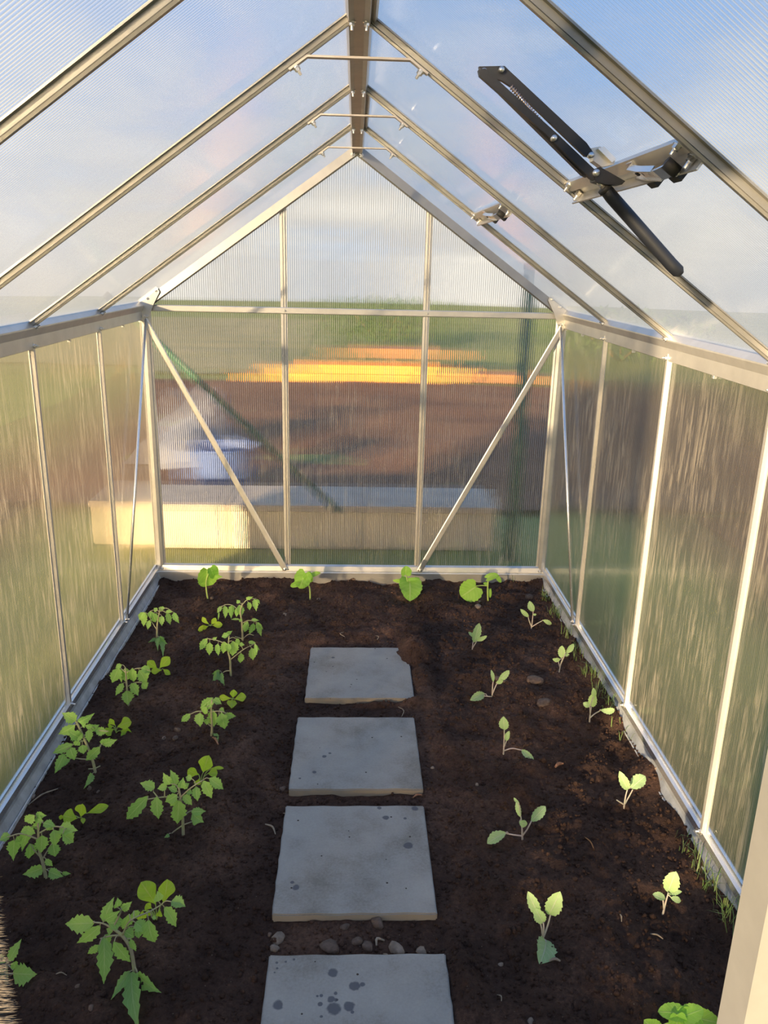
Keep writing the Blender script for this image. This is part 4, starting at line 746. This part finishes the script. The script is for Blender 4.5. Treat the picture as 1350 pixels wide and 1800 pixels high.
kohl('kohlrabi seedling with three spreading leaves, beside the third slab', 'G', (252, 372), [[(252, 372), (248, 310), (243, 266)], [(254, 362), (272, 325), (290, 290)], [(248, 362), (210, 350), (174, 343)]], [((241, 270), (226, 196), 24), ((230, 205), (212, 184), 12), ((236, 292), (272, 302), 34), ((290, 290), (354, 222), 42), ((176, 341), (92, 388), 47)], seed=29)
kohl('nearest kohlrabi seedling with a leaf hanging down in front', 'G', (347, 824), [[(347, 824), (338, 775), (328, 735)], [(348, 815), (346, 770), (344, 742)], [(350, 810), (364, 755), (377, 705)], [(348, 812), (358, 830)]], [((325, 712), (276, 604), 44), ((346, 745), (308, 680), 47), ((370, 707), (416, 610), 64), ((354, 828), (334, 922), 82)], seed=30)
kohl('kohlrabi seedling with side leaves seen edge-on, nearest the right jamb', 'G', (878, 706), [[(878, 706), (890, 660), (904, 610)], [(878, 690), (880, 640)]], [((902, 606), (936, 516), 60), ((890, 636), (833, 617), 30), ((905, 616), (964, 604), 20), ((914, 630), (960, 648), 24)], seed=31)
plant('leafy_plant', 'bright green leafy plant cut off by the bottom edge at right', 'plant', None, 'cucumber', 'G', (970, 1262), [[(970, 1262), (968, 1200), (966, 1160)]], [((962, 1152), (858, 1142), 62), ((968, 1165), (1062, 1128), 62), ((985, 1160), (1130, 1192), 72), ((942, 1155), (938, 1240), 66), ((845, 1222), (796, 1182), 62), ((1010, 1190), (1060, 1240), 60)], M['stem_c'], .004, .003, .002, seed=32)
# ------------------------------------------------------------------ stones, chips, straw, grass
def stone_mesh(seed, rx, ry, rz):
    R = random.Random(seed); bm = bmesh.new(); bmesh.ops.create_icosphere(bm, subdivisions=2, radius=1)
    ph = [R.uniform(0, 6) for _ in range(4)]
    for v in bm.verts:
        c = v.co; k = 1 + .16 * math.sin(3 * c.x + ph[0]) * math.cos(2.6 * c.y + ph[1]) + .10 * math.sin(5 * c.z + ph[2] + 3 * c.x)
        v.co = Vector((c.x * rx * k, c.y * ry * k, c.z * rz * k))
    m = bpy.data.meshes.new('stone'); bm.to_mesh(m); bm.free(); m.polygons.foreach_set('use_smooth', [True] * len(m.polygons)); return m
def stone(u, v, wpx, label, group, pale=False, seed=0, flat=.6):
    g = at_z(u, v, -0.06)
    for _ in range(3): g = at_z(u, v, sz(g.x, g.y))
    r = wpx / 2 * (g - CAM).length / F; R = random.Random(seed)
    o = obj('stone', stone_mesh(seed, r, r * R.uniform(.6, .9), r * flat), M['stone_pale' if pale else 'stone'])
    o.location = g + Vector((0, 0, r * flat * .12)); o.rotation_euler = (R.uniform(-.2, .2), R.uniform(-.2, .2), R.uniform(0, 3)); tag(o, label, 'stone', group)
gs = 'stones in the gap between the two nearest slabs'
for k, (X, Y, w, pale, lab) in enumerate([(590, 1330, 70, False, 'stone pressed against the front edge of the third slab'), (495, 1418, 50, False, 'upright stone in mid gap between the two nearest slabs'), (680, 1455, 80, True, 'largest pale stone against the back edge of the nearest slab'), (795, 1465, 50, True, 'rounded stone at the far right corner of the nearest slab'), (130, 1405, 60, True, 'pale stone at the left end of the gap between slabs'), (112, 1450, 42, True, 'pale stone touching the far left corner of the nearest slab'), (370, 1445, 80, False, 'flat stone left of centre behind the nearest slab'), (545, 1440, 60, False, 'dusty stone at centre behind the nearest slab'), (90, 1385, 26, False, 'tiny stone at the left end of the slab gap'), (440, 1350, 40, False, 'stone under the middle of the third slab front edge')]):
    u, v = px8(X, Y); stone(u, v, w / 2.647, lab, gs, pale, 100 + k)
gr = 'pebbles along the right base rail'
for k, (u, v, w, pale) in enumerate([(1159, 1351, 16, True), (1167, 1370, 14, True), (1174, 1381, 12, True), (1208, 1432, 11, True), (1155, 1340, 9, False), (1070, 1208, 12, True), (1148, 1335, 8, True), (1145, 1328, 7, False), (962, 1020, 10, True), (1180, 1392, 9, False)]):
    stone(u, v, w, ['largest pale pebble by the right base rail', 'second pebble down the right base rail heap', 'third pebble down the right base rail heap', 'lone pebble by the right base rail bar foot', 'small dark pebble above the right rail heap', 'tan pebble in the grass by the right base rail', 'small pale pebble topping the right rail heap', 'tiny dark pebble topping the right rail heap', 'pale pebble in the far right corner', 'lowest dark pebble of the right rail heap'][k], gr, pale, 200 + k)
gb = 'pebbles scattered on the soil'
PEB = [(840, 1067, 15, True, 'reddish pebble below the rightmost cucumber seedling'), (843, 1058, 7, True, 'tiny pebble just below the rightmost cucumber seedling'), (560, 1054, 8, True, 'pale pebble beside the second cucumber stem'), (501, 1080, 8, True, 'pale pebble left below the second cucumber seedling'), (328, 1009, 24, False, 'brown clod against the back kick board at left'), (505, 1010, 26, False, 'brown clod against the back kick board at centre'), (698, 1011, 16, False, 'reddish pebble left of the third cucumber seedling'), (373, 1052, 9, False, 'brown pebble at the foot of the leftmost cucumber'), (502, 1082, 6, True, 'tiny pebble on the soil left of the far slab'), (312, 1284, 14, False, 'brown clod left of the compact tomato'), (308, 1298, 12, False, 'small brown clod below the compact tomato'), (288, 1298, 9, True, 'pale crumb left of the compact tomato'), (620, 1018, 12, False, 'pebble at the back board right of centre'), (634, 1017, 10, False, 'small pebble beside it at the back board right of centre'), (58, 1401, 12, True, 'pale stone on the soil by the left base skirt'), (157, 1386, 10, False, 'brown pebble below the wide tomato'), (172, 1392, 8, False, 'small brown pebble right below the wide tomato'), (880, 1696, 9, True, 'small pebble below the nearest kohlrabi'), (933, 1796, 12, True, 'pebble at the bottom edge right of the slab'), (160, 1772, 12, False, 'brown pebble at lower left below the nearest tomato'), (136, 1734, 8, False, 'small brown pebble left of the nearest tomato foot'), (838, 1380, 9, True, 'pale pebble between slab and right bed'), (497, 1387, 12, False, 'brown pebble at the near left corner of the second slab'), (760, 1350, 8, True, 'pale pebble right of the second slab'), (930, 1050, 18, False, 'reddish clod right of the rightmost cucumber'), (940, 1196, 30, False, 'broad brown clod in the right bed centre'), (955, 1235, 34, False, 'large flat brown clod in the right bed'), (880, 1195, 22, False, 'brown clod beside the low-leaved kohlrabi')]
for k, (u, v, w, pale, lab) in enumerate(PEB):
    stone(u, v, w, lab, gb, pale, 300 + k, .6 if w < 20 else .35)
def sliver(u0, v0, u1, v1, wpx, name, label, cat, mat, group, bend=0.15):
    a = at_z(u0, v0, -.055); b = at_z(u1, v1, -.055); a.z = sz(a.x, a.y) + .004; b.z = sz(b.x, b.y) + .004
    c = (a + b) / 2; L_ = b - a; side = Vector((-L_.y, L_.x, 0)).normalized(); w = wpx / 3.2 * (c - CAM).length / F
    m_ = c + side * L_.length * bend + Vector((0, 0, .004)); pts = [a - c, m_ - c, b - c]; vs = []
    pts = crom(pts, 3); v_, f_ = tube_data(pts, [w * (.45 + .55 * math.sin(math.pi * min(max(i / (len(pts) - 1), .08), .92))) for i in range(len(pts))], 6)
    o = obj(name, mesh(name, v_, f_), mat); o.location = c; tag(o, label, cat, group)
ch = 'wood chips on the soil'
sliver(374, 1308, 384, 1322, 6, 'wood_chip', 'orange wood stick below the compact tomato', 'wood chip', M['wood'], ch, .05)
sliver(976, 1348, 990, 1342, 9, 'wood_chip', 'reddish wood chip in the right bed', 'wood chip', M['wood'], ch, .1)
sliver(726, 1398, 742, 1393, 5, 'wood_chip', 'orange leaf chip at the near right corner of the second slab', 'wood chip', M['wood'], ch, .1)
sliver(965, 1696, 984, 1697, 7, 'wood_chip', 'tan wood chip below the nearest kohlrabi', 'wood chip', M['straw'], ch, .1)
sliver(1142, 1652, 1164, 1660, 4, 'wood_chip', 'thin tan chip near the right bed front', 'wood chip', M['straw'], ch, .05)
sliver(1088, 1622, 1091, 1632, 4, 'wood_chip', 'tiny pale chip in the right bed front', 'wood chip', M['straw'], ch, .05)
ss = 'straw bits on the soil'
sliver(466, 1442, 484, 1458, 5, 'straw', 'pale straw left of the third slab', 'straw', M['straw'], ss)
sliver(497, 1422, 503, 1430, 3, 'straw', 'short straw at the far left corner of the third slab', 'straw', M['straw'], ss)
sliver(662, 1655, 676, 1645, 7, 'straw', 'curled dry leaf bit in the gap behind the nearest slab', 'straw', M['straw'], ss, .5)
sliver(674, 1670, 684, 1680, 4, 'straw', 'straw lying against the back edge of the nearest slab', 'straw', M['straw'], ss)
sliver(700, 1240, 706, 1258, 2.5, 'straw', 'thin green-white stalk between the two far slabs', 'straw', M['straw'], ss, .2)
sliver(606, 1122, 604, 1114, 2.5, 'straw', 'white fibre on the soil behind the far slab', 'straw', M['straw'], ss, .4)
sliver(660, 1118, 663, 1124, 2.5, 'straw', 'short fibre right of the white one behind the far slab', 'straw', M['straw'], ss, .3)
sliver(50, 1414, 102, 1388, 4, 'straw', 'long dry twig by the left base skirt', 'straw', M['straw'], ss, .08)
sliver(1025, 1483, 1043, 1504, 3, 'straw', 'thin dark twig in the right bed', 'straw', M['timber_dull'], ss, .08)
sliver(874, 1746, 881, 1764, 3, 'straw', 'pale root fibre at lower right of the nearest slab', 'straw', M['straw'], ss, .15)
sliver(100, 1725, 118, 1720, 3, 'straw', 'faint straw left of the nearest tomato', 'straw', M['straw'], ss, .1)
def tuft(u, v, n, hpx, label, seed):
    g = at_z(u, v, -.055); g.x = min(g.x, .905); g.z = sz(g.x, g.y); R = random.Random(seed); h = 1.25 * hpx * (g - CAM).length / F
    vs = []; fs = []
    for k in range(n):
        b = Vector((R.uniform(-.022, .022), R.uniform(-.05, .05), 0)); b.z = sz(g.x + b.x, g.y + b.y) - g.z - .002
        a = R.uniform(0, 6.28); d = Vector((math.cos(a), math.sin(a), 0)); lean = R.uniform(.15, .9); hh = h * R.uniform(.5, 1.15); sd = Vector((-d.y, d.x, 0)) * R.uniform(.0009, .0016)
        i = len(vs); p1 = b + d * hh * lean * .35 + Vector((0, 0, hh * .6)); p2 = b + d * hh * lean + Vector((0, 0, hh * (1 - .35 * lean)))
        vs += [b - sd, b + sd, p1 + sd * .8, p1 - sd * .8, p2]; fs += [(i, i + 1, i + 2, i + 3), (i + 3, i + 2, i + 4)]
    o = obj('grass_tuft', mesh('grass_tuft', vs, fs), M['blade']); o.location = g; tag(o, label, 'grass', 'grass tufts along the right base rail')
for k, (u, v, n, hh, lab) in enumerate([(968, 1052, 26, 16, 'farthest grass tuft by the right base rail'), (982, 1082, 34, 18, 'second grass tuft from the back by the right rail'), (1008, 1118, 26, 18, 'grass tuft at the foot of the right side brace'), (1030, 1152, 26, 18, 'grass tuft just below the right brace foot'), (1046, 1190, 34, 22, 'thick grass tuft midway along the right rail'), (1064, 1222, 26, 22, 'grass tuft by the tan pebble at the right rail'), (1090, 1248, 20, 20, 'grass tuft at the second bar foot, right rail'), (1222, 1492, 18, 28, 'grass tuft at the third bar foot, right rail'), (1262, 1548, 34, 34, 'large grass tuft near the right front corner'), (1290, 1625, 34, 36, 'nearest grass tuft, half hidden by the right jamb'), (905, 1022, 12, 16, 'thin grass tuft at the back board by the right corner'), (1104, 1290, 10, 22, 'sparse grass blades below the second bar foot')]):
    tuft(u, v, n, hh, lab, 500 + k)
